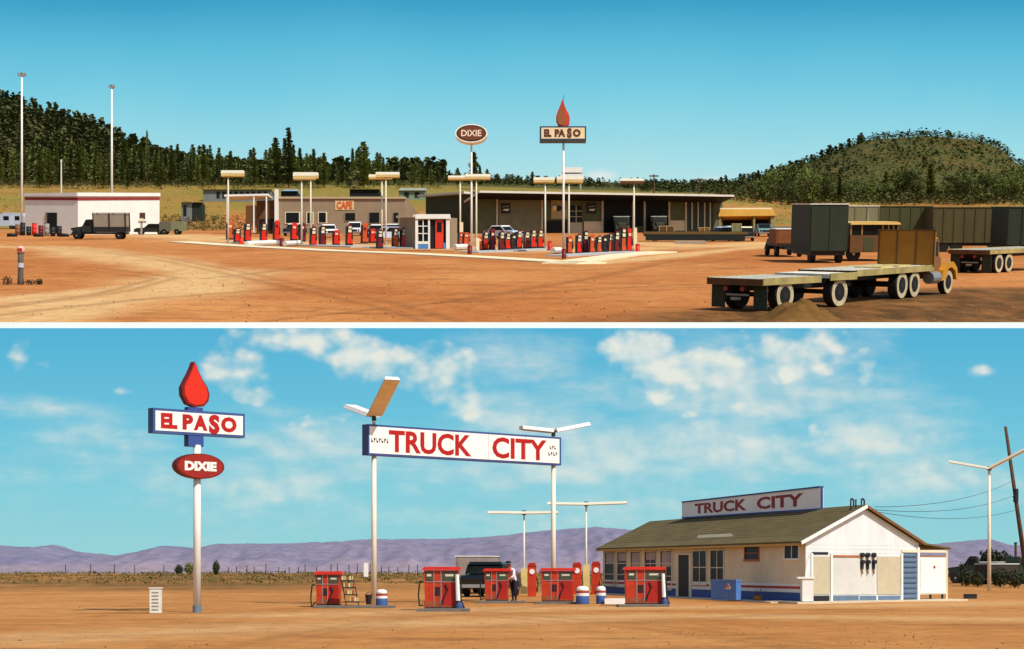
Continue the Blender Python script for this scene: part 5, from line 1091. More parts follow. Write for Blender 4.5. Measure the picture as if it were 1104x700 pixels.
upanel(lpl, wb, 51, 61.5, 229.5, 252, DKBAY, 'door'); upanel(lpl, wb, 49.5, 51, 229, 252, GTAN, 'door_frame', 0, 0.4); w_ = upanel(rpl, wb, 150.5, 156.5, 229.5, 237, M('window_maroon', lin(80,34,28), 0.4), 'window'); upanel(rpl, wb, 149.5, 158, 237, 238.6, WSTUC, 'sill', 0, 0.8)
upanel(rpl, wb, 112, 140, 231, 250, GTAN, 'garage_door', 0, 0.15)

# ---- cafe and the wooden wing
P = up(366, 252.5); Yc = P.y; cf = Plane(at(276,252,Yc+4), at(438,252,Yc-4)); cb = thing('cafe_building', 'long low grey tan building with small dark windows and orange CAFE lettering', 'building', P)
m = MB(); cf.quad(m, [(297,253),(437.5,253),(437.5,213.5),(297,213.2)], -70, 0); m.build('wall', GTAN, cb)
m = MB(); cf.quad(m, [(297,214.6),(437.8,214.8),(437.8,212.6),(297,212.4)], -0.5, 0.8); m.build('parapet', M('parapet_tan', lin(180,160,126), 0.9), cb)
for a, b, t, bt, nv in ((308.5,322.5,229.5,240.5,2),(331.5,337,229.5,241,1),(344,351.5,229.5,240,1),(372.5,383,230,238,2),(398.5,409,229.5,240.5,1),(424.5,429.5,229.8,240,1)):
    w_ = upanel(cf, cb, a-1.2, b+1.2, t-0.8, bt+1, CREAM if a < 352 else GTAN, 'window', 0, 0.3); m = MB(); cf.quad(m, [(a,bt),(b,bt),(b,t),(a,t)], 0.31, 0.45); g = child_rel(m, 'pane', GLASS, w_, cb)
upanel(cf, cb, 297, 300.5, 205, 252, WSTUC, 'chimney', 0, 2)
m = MB(); t0, zt_ = cf.uv(363,217.5); t1, zb_ = cf.uv(380,225.5); letter(m, cf, 'CAFE', t0, t1, zb_, zt_, 0.4, 0.05); 
upanel(cf, cb, 361.5, 381.5, 216.5, 226.5, M('cafe_sign_pale', lin(220,190,140), 0.7), 'sign_board', 0, 0.25); m.build('lettering', M('orange_letters', lin(206,92,40), 0.6), cb)
ww = thing('wooden_annex', 'dark brown board annex with a white canopy left of the cafe', 'building', up(284,252)); m = MB(); cf.quad(m, [(276,253),(296.8,253),(296.8,215.5),(276,216)], -40, -1); m.build('wall', WOODB, ww)
m = MB(); cf.quad(m, [(245,214.6),(292,213.6),(292,211.4),(245,212.4)], -3, 5.5); m.build('canopy', WSTUC, ww); upanel(cf, ww, 262, 276, 216, 240, M('annex_tan', lin(168,136,88), 0.9), 'wall', -6, -5)
for px in (248, 276.5, 290):
    m = MB(); t, z = cf.uv(px, 214); m.bar(cf.p(t, cf.uv(px,253)[1], 5), cf.p(t, z, 5), 0.6, 0.6, (0,1,0)); m.build('canopy_post', WSTUC, ww)
upanel(cf, ww, 279, 295, 236, 248, DKBAY, 'opening_shade_panel', -1, -0.7)

# ---- little white office
P = up(465, 268.5); Yo = P.y; of = Plane(at(448,268,Yo), at(484.5,268,Yo)); ob_ = thing('pump_office', 'little white framed office with a red door and blue base among the pumps', 'kiosk', P)
ol = Plane(at(430.5,267,Yo*1.045), at(448,268,Yo))
m = MB(); of.quad(m, [(448,269),(484.5,269),(484.5,232.5),(448,232.5)], -22, -0.6); m.build('wall', DKBAY, ob_)
m = MB(); ol.quad(m, [(430.5,268.5),(447.9,269),(447.9,233),(430.5,234)], -14, 0); m.build('side_wall', GTAN, ob_)
for a, b, t, bt, n_ in ((447.8,450.6,232,268.6,'post'),(461.6,463.6,236,268.6,'post'),(481,484.8,236,268.6,'post')): upanel(of, ob_, a, b, t, bt, WSTUC, n_, -1, 0.4)
upanel(of, ob_, 447.8, 485.4, 231.6, 236.4, WSTUC, 'fascia', -4, 0.8); m = MB(); ol.quad(m, [(429.5,235),(448,234.5),(448,231.8),(429.5,232.8)], -1, 0.8); m.build('fascia', CREAM, ob_)
upanel(of, ob_, 450.6, 461.6, 260.5, 263.4, WSTUC, 'sill', -1, 0.3); upanel(of, ob_, 450.6, 461.6, 263.4, 268.5, M('office_blue', lin(74,126,186), 0.6), 'blue_base', -1, 0.2); upanel(of, ob_, 478, 481, 262, 268.5, M('office_blue', (0,0,0)), 'blue_base', -1, 0.2)
w_ = upanel(of, ob_, 450.6, 461.6, 238, 260.5, GLASS, 'window', -1, -0.4); m = MB(); of.quad(m, [(455.7,260.5),(456.7,260.5),(456.7,237),(455.7,237)], -0.3, 0.2)
for r in (243.5, 251.5): of.quad(m, [(450.6,r+0.9),(461.6,r+0.9),(461.6,r),(450.6,r)], -0.3, 0.1)
child_rel(m, 'muntins', WSTUC, w_, ob_)
d_ = upanel(of, ob_, 469.3, 478, 237.5, 267.8, M('door_red', lin(214,56,30), 0.5, 0.1, 0.3), 'door', -0.6, -0.1); m = MB(); of.quad(m, [(471.2,250),(476.2,250),(476.2,240),(471.2,240)], -0.1, 0.05); child_rel(m, 'pane', GLASS, d_, ob_)

# ---- long garage
Yg = up(510,252).y; gf = Plane(at(510,252,Yg), at(780,250,Yg*1.05)); gL = Plane(at(459,251,Yg*1.06), at(510,252,Yg)); gb = thing('repair_garage', 'long dark olive garage with dark repair bays under a thin white roof edge', 'building', up(640,252))
m = MB(); gf.quad(m, [(510,254),(779,251.5),(779,215.5),(510,211)], -70, 0); m.build('wall', OLIVE, gb)
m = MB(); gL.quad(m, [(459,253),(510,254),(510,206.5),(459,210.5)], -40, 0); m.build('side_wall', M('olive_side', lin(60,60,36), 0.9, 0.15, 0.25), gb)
m = MB(); gf.quad(m, [(507,214.4),(778,218.4),(778,216.4),(507,212.2)], -74, 15); gL.quad(m, [(457.5,213.0),(508,209.4),(508,207.2),(457.5,211.2)], -10, 4); m.build('roof', M('roof_edge_grey', lin(206,200,184), 0.8, 0.08, 0.3), gb)
m = MB(); gf.quad(m, [(507.3,215.0),(777.7,219.0),(777.7,218.45),(507.3,214.45)], 0.5, 14.8); m.build('soffit_shade', DKBAY, gb)  # added near-black slab: shade under the overhang put into its colour
for px in (535.5, 584, 612.8, 649.2, 682, 694.6, 721, 739): upanel(gf, gb, px-0.9, px+0.9, 214, 252, M('pier_pale', lin(186,178,150), 0.85, 0.12, 0.3), 'pier', 0.0, 0.8)
for a, b, t, bt, mt, n_ in ((538,583,216,252,M('bay_door_brown', lin(112,110,84), 0.8, 0.15, 0.3),'bay_door'),(583.5,593,214,252,OLIVE,'pier'),(585,611,238,254,DKBAY,'bay_shade_panel'),(650,681,216,252,DKBAY,'bay_shade_panel'),(684,693,216,244,DKBAY,'bay_shade_panel'),(696.5,720,217,249,DKBAY,'bay_shade_panel'),(740,769,217,248,M('bay_green', lin(42,52,40), 0.6),'bay_window'),(629.5,648.5,239,254,M('lower_tan', lin(206,190,156), 0.9, 0.1, 0.3),'wall_panel'),(614,627.5,240,254,M('lower_grey', lin(170,164,140), 0.9, 0.1, 0.3),'wall_panel'),(722,738,238,249,M('lower_tan', (0,0,0)),'wall_panel'),(594,612,216,236,M('bay_ochre', lin(164,150,104), 0.8, 0.15, 0.3),'wall_panel')):
    pn = upanel(gf, gb, a, b, t, bt, mt, n_, 0.0, 0.3)  # dark bays are flat near-black sheets, interior shade painted on the wall
    if n_ == 'bay_window':
        m = MB()
        for px in (745, 751.5, 758.5, 764.5): gf.quad(m, [(px,248),(px+1.3,248),(px+1.3,217),(px,217)], 0.31, 0.7)
        child_rel(m, 'mullions', M('mullion_pale', lin(176,176,140), 0.7), pn, gb)
w_ = upanel(gf, gb, 614.5, 627, 222, 239.5, GLASS, 'window', 0, 0.3); m = MB()
for r in (227.5, 233.5): gf.quad(m, [(614.5,r+0.7),(627,r+0.7),(627,r),(614.5,r)], 0.31, 0.5)
gf.quad(m, [(620.4,239.5),(621.2,239.5),(621.2,222),(620.4,222)], 0.31, 0.55); child_rel(m, 'muntins', M('mullion_pale', (0,0,0)), w_, gb)
for px, r, lbl in ((545,225,'dark square wall sign with a white mark on the left of the garage'),(637.5,225,'dark square wall sign with a white mark over the tan panel of the garage')):
    t, z = gf.uv(px, r); o = thing('wall_sign', lbl, 'sign', gf.p(t, z, 0.4), 'wall signs on the garage'); m = MB(); gf.quad(m, [(px-5,r+5.5),(px+5,r+5.5),(px+5,r-5.5),(px-5,r-5.5)], 0.35, 0.6); m.build('board', M('sign_black', lin(30,38,36), 0.6), o)
    m = MB(); gf.quad(m, [(px-3.5,r+2),(px+2,r+3),(px+4,r+0.6),(px-2,r+0.8)], 0.61, 0.7); m.build('mark', PWH, o)
    m = MB(); gf.quad(m, [(px-3.6,r-1.2),(px+3.4,r-2),(px+3.4,r-2.8),(px-3.6,r-2)], 0.61, 0.7); m.build('mark', GREY, o)
t, z = gf.uv(598.5, 225); o = thing('wall_lamp', 'white and black round lamp on the garage wall between the bays', 'lamp', gf.p(t,z,0.4)); m = MB(); m.tube(gf.p(t-0.6,z,0.3), gf.p(t-0.6,z,1.6), 1.5, 1.2, 12); m.build('reflector', PWH, o); m = MB(); m.tube(gf.p(t+1.5,z,0.3), gf.p(t+1.5,z,2.0), 1.3, 1.3, 12); m.build('lamp_body', DARK, o)
# roof gear behind the garage and cafe
P = up(617, 246); o = thing('roof_sign_box', 'white box frame standing behind the garage roof near the flame sign', 'sign frame', P); m = MB()
for a, b, r0, r1 in ((606,628,180.5,186),(604,629,188,191)):
    x0 = at(a,r0,1000).x; x1 = at(b,r0,1000).x; m.box(x0,x1,1000,1004,at(0,r1,1000).z,at(0,r0,1000).z)
m.build('panel', WSTUC, o); m = MB()
for px in (608, 626): x = at(px,0,1003).x; m.box(x-0.5,x+0.5,1004,1005,zu(x,1004)-1,at(0,188,1003).z)
m.build('leg', GREY, o)
# ---- sheds on the meadow behind
def shed(px0, px1, rt, re_, rb, depth, label, wallm, roofm, hip=True, nwin=0, name='shed'):
    P = up((px0+px1)/2, rb); Y = P.y; o = thing(name, label, 'building', P); x0, x1 = at(px0,rb,Y).x, at(px1,rb,Y).x; ze = at(0,re_,Y).z; zt = at(0,rt,Y).z; zb = min(zu(x0,Y), zu(x1,Y))-2
    m = MB(); m.box(x0,x1,Y,Y+depth,zb,ze); m.build('wall', wallm, o)
    e = (x1-x0)*0.012; i_ = (x1-x0)*(0.12 if hip else 0.0); pts = [(x0-e,Y-2,ze),(x1+e,Y-2,ze),(x1+e,Y+depth+2,ze+0.3),(x0-e,Y+depth+2,ze+0.3)]
    m = MB(); R0 = (x0+i_,Y+depth*0.5,zt); R1 = (x1-i_,Y+depth*0.5,zt); m.add(pts+[R0,R1],[(0,1,5,4),(1,2,5),(2,3,4,5),(3,0,4),(3,2,1,0)]); m.build('roof', roofm, o)
    for k in range(nwin):
        w = (x1-x0)/(nwin+0.6); xx = x0 + (x1-x0)*0.2 + (k)*(x1-x0)*0.78/nwin; m = MB(); zc = zb+2+(ze-zb-2)*0.30; m.box(xx,xx+w*0.45,Y-0.3,Y,zc,zb+2+(ze-zb-2)*0.85); m.build('window', DKBAY, o)
RGR = M('roof_grey_green', lin(150,152,134), 0.8, 0.12, 0.15); RBL = M('roof_pale_blue', lin(138,164,196), 0.7, 0.1, 0.15); SHG = M('shed_grey', lin(112,116,110), 0.9, 0.15, 0.15)
shed(219, 292, 200.2, 205, 217.5, 34, 'long grey shed with hipped roof and a row of dark windows on the meadow', SHG, RGR, True, 9)
shed(303, 321, 200.8, 206.5, 214, 24, 'small shed with pale blue roof behind the cafe', DKBAY, RBL, True)
shed(377, 409, 201.8, 204.6, 214, 20, 'low dark shed with flat greenish roof behind the cafe', DKBAY, RGR, True)
shed(430, 459, 199, 206, 216, 24, 'small shed with sloping pale roof between the cafe and garage', M('shed_greenish', lin(120,136,108), 0.9), RGR, False, 2)
shed(195.5, 207, 216.5, 218.5, 239, 10, 'small white outhouse on the bank left of the first lamp', SHG, WSTUC, False, 1); shed(207.5, 218, 217.5, 219, 239, 10, 'small dark shed beside the white outhouse', M('shed_dark', lin(34,42,30), 0.9), M('shed_roof_dark', lin(70,64,40), 0.9), False)
# ---- yellow-fronted carport
P = up(806, 250.5); Y = P.y; o = thing('carport', 'low carport with a yellow fascia and dark open bays below the hill', 'building', P); hp = Plane(at(774,250,Y), at(838,250,Y))
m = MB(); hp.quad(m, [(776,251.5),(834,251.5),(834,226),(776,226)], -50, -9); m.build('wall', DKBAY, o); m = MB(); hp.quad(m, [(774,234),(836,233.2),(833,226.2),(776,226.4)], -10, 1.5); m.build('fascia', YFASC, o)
m = MB(); hp.quad(m, [(776,227.6),(832,227.6),(832,224.3),(776,224.6)], -30, 0.5); m.build('roof_edge', CREAM, o); m = MB(); hp.quad(m, [(800,226.5),(828,226.5),(828,219.5),(800,220)], -30, -16); m.build('back_parapet', M('parapet_brown', lin(112,96,52), 0.9), o)
for a, b in ((774.8,777.2),(812,814),(831,835)): upanel(hp, o, a, b, 232, 251.5, M('post_olive', lin(136,128,84), 0.8), 'post', -8, 0.5)

# ---- parked cars and trucks
def uloc(px, rb): return up(px, rb)
WCAR = M('car_white', lin(232,230,224), 0.35, 0.05, 0.3, spec=0.5); LBL = M('car_pale_blue', lin(196,208,226), 0.35, 0.05, 0.3, spec=0.5); CGR = M('car_grey_green', lin(120,126,96), 0.5, 0.15, 0.3); CTL = M('car_teal', lin(110,150,150), 0.4, 0.1, 0.3); CDK = M('car_dark', lin(34,38,36), 0.4, 0.2, 0.3); CBR = M('car_brown', lin(128,84,44), 0.5, 0.15, 0.3)
G_ = 'cars parked before the cafe'
car('white topped car parked under the left cafe window behind the pumps', uloc(318,254.5), R(-100), CDK, K, WCAR, G_, tilt=TILT)
car('white car parked left of the cafe sign behind the pumps', uloc(354,256), R(-75), WCAR, K, WCAR, G_, tilt=TILT)
car('white pickup parked beneath the orange cafe sign', uloc(383,254), R(-90), WCAR, K, WCAR, G_, pickup=True, tilt=TILT)
car('dark car with white roof right of the white pickup', uloc(407,256), R(-100), CDK, K, WCAR, G_, tilt=TILT)
car('white car with its nose towards the office, right of the lamp pair', uloc(424,255), R(-110), CDK, K, WCAR, G_, tilt=TILT)
car('pale blue car with wide hood nearest the office behind the pumps', uloc(418,260), R(-150), LBL, K, LBL, G_, tilt=TILT)
car('white and pale blue car parked before the garage bay between the signs', uloc(543,258), R(-40), LBL, K, WCAR, tilt=TILT)
car('car with a blue roof at the end of the long dark flatbed', uloc(778,260), R(200), CDK, K, LBL, 'cars by the carport', tilt=TILT)
car('car with white roof parked before the carport', uloc(790,259), R(-80), CGR, K, WCAR, 'cars by the carport', tilt=TILT)
car('tan topped car parked left of the carport middle post', uloc(803,260), R(-95), CDK, K, CREAM, 'cars by the carport', tilt=TILT)
car('dark teal car in the right bay of the carport', uloc(823,255), R(-90), CTL, K, CDK, 'cars by the carport', tilt=TILT)
box_truck('old stake truck with grey panels and a pale hood before the white building', uloc(103,258), R(180), M('panel_grey', lin(150,140,124), 0.9, 0.1, 0.3), M('cab_dark_green', lin(40,46,42), 0.5), K, TILT, L=3.7, bh=2.2, stakes=True)
car('dark canvas topped car parked at the right end of the white building', uloc(163,253), R(180), CDK, K*0.9, CDK, tilt=TILT)
P = uloc(186,253); o = thing('small_trailer', 'pale green box trailer behind the dark car right of the white building', 'trailer', P); o.rotation_mode = 'ZYX'; o.rotation_euler = (TILT,0,R(180))
for a, b, mt, n_ in ((-1.7,0.0,CGR,'box'),(0.01,1.5,M('box_grey_dark', lin(98,98,82), 0.6),'front_box')):
    m = MB(); m.prism([(a,-0.9,0.45),(b,-0.9,0.45),(b,-0.9,1.5),(b-0.1,-0.9,1.62),(a+0.15,-0.9,1.6),(a,-0.9,1.45)], (0,1.8,0)); fin(m, K, n_, mt, o)
for x in (-0.7, 0.9):
    for y in (-0.85, 0.85): wheel(o, x, y, 0.36, 0.22, S=K)
P = uloc(15,247); o = thing('camper_trailer', 'rounded pale blue camper trailer at the left edge beside the floodlight pole', 'camper', P); o.rotation_mode = 'ZYX'; o.rotation_euler = (TILT,0,R(180))
m = MB(); m.prism([(x,-1,z) for x, z in ((-1.9,0.5),(-2.1,1.0),(-2.0,1.8),(-1.5,2.3),(1.2,2.4),(1.9,2.0),(2.15,1.3),(2.0,0.6),(1.6,0.45))], (0,2,0)); fin(m, K, 'body', M('camper_blue', lin(180,196,214), 0.4, 0.08, 0.3), o)
for x0, x1 in ((-1.2,-0.5),(0.4,1.2)):
    m = MB(); m.box(x0,x1,0.99,1.02,1.3,1.9); fin(m, K, 'window', GLASS, o)
m = MB(); m.box(-0.3,0.25,0.99,1.02,0.55,2.0); fin(m, K, 'door', LBL, o)
for y in (-0.9, 0.9): wheel(o, 0.1, y, 0.34, 0.2, S=K)
# junk row beside the white building
for k, (px, rb, rt, mt, lbl) in enumerate(((19,253.5,243,CBR,'rust brown drum left of the junk row by the white building'),(24.5,254,241,PDK,'black drum at the floodlight pole foot'),(31,254,245,CDK,'dark drum between the floodlight pole and red drum'),(37,254,241.5,PRU,'bright red drum in the junk row by the white building'),(44,254.5,244,PMR,'maroon drum right of the bright red drum'),(50.5,254.5,241.5,GREY,'grey drum near the dark door of the white building'),(57,255,245,CDK,'dark drum right of the white building door'),(64,255,244.5,PDK,'black drum left of the stake truck'))):
    P = up(px, rb); kk = kx(P); r = 2.7*kk; h = (rb-rt)*kk; o = thing('oil_drum', lbl, 'drum', P, 'junk drums by the white building'); m = MB(); m.lathe([(r,-0.2),(r,h*0.32),(r*1.06,h*0.34),(r,h*0.36),(r,h*0.64),(r*1.06,h*0.66),(r,h*0.68),(r,h)], P, 14); m.build('barrel', mt, o, True); m = MB(); m.lathe([(r*1.04,h),(r*1.04,h*1.03)], P, 14); m.build('rim', PDK, o)
for k, px in enumerate((13, 41.5, 69)):
    P = up(px, 255.3); m = MB(); m.lathe([(1.0,0.1),(2.2,0.0),(2.4,0.5),(2.2,1.1),(1.1,1.0)], P, 16); tag(m.build('old_tyre', BLACK), ['old black tyre at the left edge of the junk row','old black tyre lying right of the red drum','old black tyre lying beneath the stake truck nose'][k], 'tyre', 'old tyres')
P = up(152.5,254); kk = kx(P); o = thing('sign_post', 'small post with a square board in front of the maroon window', 'sign', P); m = MB(); m.box(P.x-0.4,P.x+0.4,P.y-0.4,P.y+0.4,P.z-0.5,P.z+17*kk); m.build('post', GREY, o); m = MB(); m.box(P.x-2.6*kk,P.x+2.6*kk,P.y-1,P.y-0.41,P.z+15*kk,P.z+18*kk); m.build('board', CREAM, o)
# old pump post at lower left
P = up(22.3,307); kk = kx(P); o = thing('standpipe', 'weathered dark post with a red and white cap standing alone in the dirt', 'post', P)
m = MB(); m.lathe([(3.7*kk,-0.3),(3.4*kk,6*kk),(2.9*kk,14*kk),(3.0*kk,24*kk),(3.3*kk,34*kk)], P, 14); m.build('shaft', M('post_grey_brown', lin(96,84,74), 0.9, 0.3, 0.5), o, True); m = MB(); m.lathe([(4.1*kk,34*kk),(4.3*kk,37*kk),(4.0*kk,40.5*kk),(2.0*kk,41.5*kk)], P, 14); m.build('cap', M('cap_pink_white', lin(222,170,156), 0.7, 0.2, 0.4), o, True)
m = MB(); m.lathe([(3.35*kk,18*kk),(3.35*kk,23*kk)], P, 14); m.build('band', M('band_pale_blue', lin(172,180,190), 0.7), o)
m = MB(); m.box(P.x-1.8*kk,P.x+2.6*kk,P.y-4.6*kk,P.y-4.0*kk,P.z+35.5*kk,P.z+38.5*kk); m.build('badge', RED2, o)
ULEAF = M('dark_weed', lin(70,58,34), 0.95, 0.4, 0.4)
for px, rb, w, h, lbl in ((8,307,12,10,'dark dry weed clump left of the capped post'),(34,307,16,6,'low dark weed clump right of the capped post'),(43,307,6,7,'small dry weed right of the low weed clump')):
    P = up(px, rb); kk = kx(P); m = MB(); leafy(m, P+Vector((0,0,h*0.45*kk)), (w*0.5*kk,w*0.4*kk,h*0.5*kk), 160, 0.9*kk, int(px)); o = thing('weed', lbl, 'weed', P, 'dry weeds'); m.build('leaves', ULEAF, o); m = MB(); m.tube(P, P+Vector((0,0,h*0.6*kk)), 0.2, 0.1, 5); m.build('stem', ULEAF, o)

# ---- trailers and flatbeds on the right
SIDEW = M('dusty_sidewall', lin(186,172,136), 0.85, 0.3, 0.9)
def dwheel(o, x, y, r, w, S, rim=SIDEW):
    m = MB(); m.lathe([(r*0.5,-w/2),(r*0.93,-w/2),(r,-w*0.35),(r,w*0.35),(r*0.93,w/2),(r*0.5,w/2)], (0,0,0), 24); m.v = [((x+a)*S,(y+c)*S,(r+b)*S) for a,b,c in m.v]; t = m.build('wheel', BLACK, o, world=False)
    s = -1 if y < 0 else 1; m = MB(); n = 24; vs = []
    for i in range(n):
        a = 2*math.pi*i/n
        for rr, dd in ((r*0.60,0.506),(r*0.94,0.515),(r*0.94,0.45),(r*0.60,0.45)): vs.append(((x+rr*math.cos(a))*S,(y+s*w*dd)*S,(r+rr*math.sin(a))*S))
    m.add(vs, [(4*i+j, 4*((i+1)%n)+j, 4*((i+1)%n)+(j+1)%4, 4*i+(j+1)%4) for i in range(n) for j in range(4)]); m.build('sidewall', rim, t, world=False)
    m = MB(); m.lathe([(r*0.24,-w*0.3),(r*0.24,w*0.53)] if s > 0 else [(r*0.24,-w*0.53),(r*0.24,w*0.3)], (0,0,0), 12); m.v = [((x+a)*S,(y+c)*S,(r+b)*S) for a,b,c in m.v]; m.build('hub', DARK, t, world=False)
HEAD = R(53)
YTR = M('truck_ochre', lin(196,132,30), 0.5, 0.2, 0.3)
def flatbed(label, contact, head, x0, x1, bh, wheels, flaps=True, roll=0.0, deckm=DECK, wr=0.52, group=None, railm=None):
    o = thing('flatbed_trailer', label, 'trailer', (0,0,0), group); o.rotation_mode = 'ZYX'; o.rotation_euler = (TILT, roll, head)
    rm_ = Matrix.Rotation(TILT,3,'X') @ Matrix.Rotation(roll,3,'Y') @ Matrix.Rotation(head,3,'Z'); o.location = Vector(contact) - rm_ @ Vector((0,-1.15*K,0)); bpy.context.view_layer.update()
    m = MB(); m.box(x0,x1,-1.22,1.22,bh-0.03,bh+0.03); fin(m, K, 'deck', deckm, o)
    m = MB(); m.box(x0,x1,-1.26,-1.221,bh-0.20,bh+0.05); m.box(x0,x1,1.221,1.26,bh-0.20,bh+0.05); fin(m, K, 'side_rail', railm or DECKE, o)
    m = MB(); y = -1.1
    while y < 1.2: m.box(x0,x1,y-0.012,y+0.012,bh+0.0305,bh+0.036); y += 0.275
    fin(m, K, 'plank_gaps', DARK, o)
    m = MB(); m.box(x0-0.05,x0-0.002,-1.26,1.26,bh-0.22,bh+0.02); fin(m, K, 'rear_rail', WOODB, o)
    m = MB(); m.box(x0+0.05,x1-0.05,-0.5,-0.36,bh-0.42,bh-0.04); m.box(x0+0.05,x1-0.05,0.36,0.5,bh-0.42,bh-0.04)
    x = x0+0.4
    while x < x1: m.box(x,x+0.1,-1.2,1.2,bh-0.16,bh-0.04); x += 0.8
    fin(m, K, 'frame', DARK, o)
    for wx in wheels:
        m = MB(); m.tube((wx,-1.05,wr),(wx,1.05,wr),0.09,0.09,8); fin(m, K, 'axle', DARK, o)
        for y in (-0.98, 0.98): dwheel(o, wx, y, wr, 0.42, K)
    if flaps:
        for y in (-0.95, 0.95):
            m = MB(); m.box(x0+0.25,x0+0.29,y-0.3,y+0.3,0.12,bh-0.18); fin(m, K, 'mud_flap', M('flap_dark', lin(46,54,38), 0.8), o)
        m = MB(); m.tube((x0+0.15,-0.5,0.6),(x0+0.15,0.5,0.6),0.04,0.04,6); m.box(x0-0.1,x0+0.2,-0.12,0.12,0.42,0.52); fin(m, K, 'hitch', GREY, o)
        for y in (-0.35, 0.4):
            m = MB(); m.tube((x0-0.06,y,bh-0.35),(x0+0.02,y,bh-0.35),0.09,0.09,10); fin(m, K, 'tail_lamp', M('tail_lamp_red', lin(150,40,30), 0.4), o)
    return o
cpt = up(845, 335.5)
pup = flatbed('short wooden decked pup trailer with dusty white tyres nearest the viewer', cpt, R(46), -1.45, 2.2, 1.17, [0.0, 3.53], True, wr=0.56)
m = MB(); m.box(2.75,4.5,-1.26,1.26,1.10,1.26); fin(m, K, 'front_deck', DECK, pup); m = MB(); m.box(2.73,4.52,-1.3,-1.262,1.02,1.29); fin(m, K, 'side_rail', DECKE, pup)
m = MB(); m.box(2.2,4.3,-0.45,0.45,0.72,1.0); fin(m, K, 'frame', DARK, pup)
m = MB(); m.bar((4.3*K,0,0.75*K),(6.0*K,0,0.75*K),0.12*K,0.12*K); m.build('drawbar', DARK, pup, world=False)
rm_ = Matrix.Rotation(TILT,3,'X') @ Matrix.Rotation(HEAD,3,'Z')
ct2 = up(971, 322.5)
trk = flatbed('flatbed truck with tall plywood headboard and yellow nose pulling the pup trailer', ct2, R(54), -4.5, 3.1, 1.26, [0.0, 1.28], False, wr=0.56); trk.name = 'flatbed_truck'; trk['category'] = 'truck'
m = MB(); m.box(2.95,3.05,-1.3,1.3,1.26,2.72); fin(m, K, 'headboard', PLY, trk)
m = MB()
for y in (-1.27,-0.44,0.42,1.25): m.box(2.92,2.949,y-0.03,y+0.03,1.27,2.74)
m.box(2.91,3.08,-1.33,1.33,2.721,2.77); fin(m, K, 'headboard_frame', WOODB, trk)
m = MB(); m.prism([(3.2,-1.0,0.7),(4.4,-1.0,0.7),(4.4,-1.0,1.5),(4.2,-1.0,1.65),(4.05,-1.0,2.35),(3.25,-1.0,2.4)], (0,2.0,0)); fin(m, K, 'cab', CBR, trk); m = MB(); m.prism([(3.2,-0.96,2.41),(4.1,-0.96,2.37),(3.9,-0.9,2.5),(3.3,-0.9,2.54)], (0,1.92,0)); fin(m, K, 'cab_roof', YTR, trk)
m = MB(); m.box(3.4,4.0,-1.012,-1.002,1.65,2.25); fin(m, K, 'window', GLASS, trk)
m = MB(); m.prism([(4.4,-0.6,0.8),(5.75,-0.5,0.8),(5.8,-0.5,1.42),(4.4,-0.6,1.58)], (0,1.15,0)); fin(m, K, 'hood', YTR, trk)
for y in (-0.98, 0.98):
    m = MB(); pr2 = [(4.05,0.6),(4.2,1.05),(4.6,1.36),(5.3,1.38),(5.7,1.12),(5.85,0.6),(5.65,0.65),(5.5,1.0),(5.1,1.16),(4.75,1.1),(4.45,0.65)]; m.prism([(x,y-0.24,z) for x, z in pr2], (0,0.48,0)); fin(m, K, 'fender', YTR, trk)
    dwheel(trk, 5.0, y, 0.52, 0.3, K)
    m = MB(); m.tube((5.75,y*0.75,1.25),(5.93,y*0.75,1.25),0.15,0.13,12); fin(m, K, 'headlight', PWH, trk)
m = MB(); m.tube((3.15,-0.98,0.75),(4.0,-0.98,0.75),0.26,0.26,14); fin(m, K, 'fuel_tank', CHROME, trk); m = MB(); m.tube((3.15,-1.08,1.2),(3.15,-1.08,2.9),0.05,0.05,8); fin(m, K, 'exhaust', DARK, trk)
m = MB()
for k in range(4): m.box(-1.5+k*0.9,-0.8+k*0.9,-0.9+0.2*(k%2),0.3,1.26,1.34)
fin(m, K, 'planks', M('planks_pale', lin(196,176,110), 0.9, 0.2, 0.4), trk)
flatbed('empty pale decked flatbed trailer parked at the right edge', up(1076,294.5), R(50), -1.4, 8.0, 1.28, [0.0, 1.3], True, wr=0.54)
P = up(740,262); lf = flatbed('long low dark flatbed trailer parked in front of the garage bays', up(700,260.5), R(-3), -0.6, 10.2, 0.95, [0.6, 8.6], False, deckm=M('deck_brown', lin(112,94,54), 0.9, 0.2, 0.3), wr=0.42, railm=M('rail_brown', lin(110,88,46), 0.9, 0.2, 0.3))
m = MB(); m.box(-0.4,9.9,-1.3,-1.27,0.12,0.74); fin(m, K, 'skirt', M('skirt_dark', lin(28,36,32), 0.7), lf)
a = up(727,262.6); m = MB(); m.box(a.x,a.x+12,a.y-1.5,a.y-0.3,a.z-0.2,a.z+0.7); tag(m.build('plank', GREY), 'pale plank lying on the dirt in front of the long dark flatbed', 'plank')
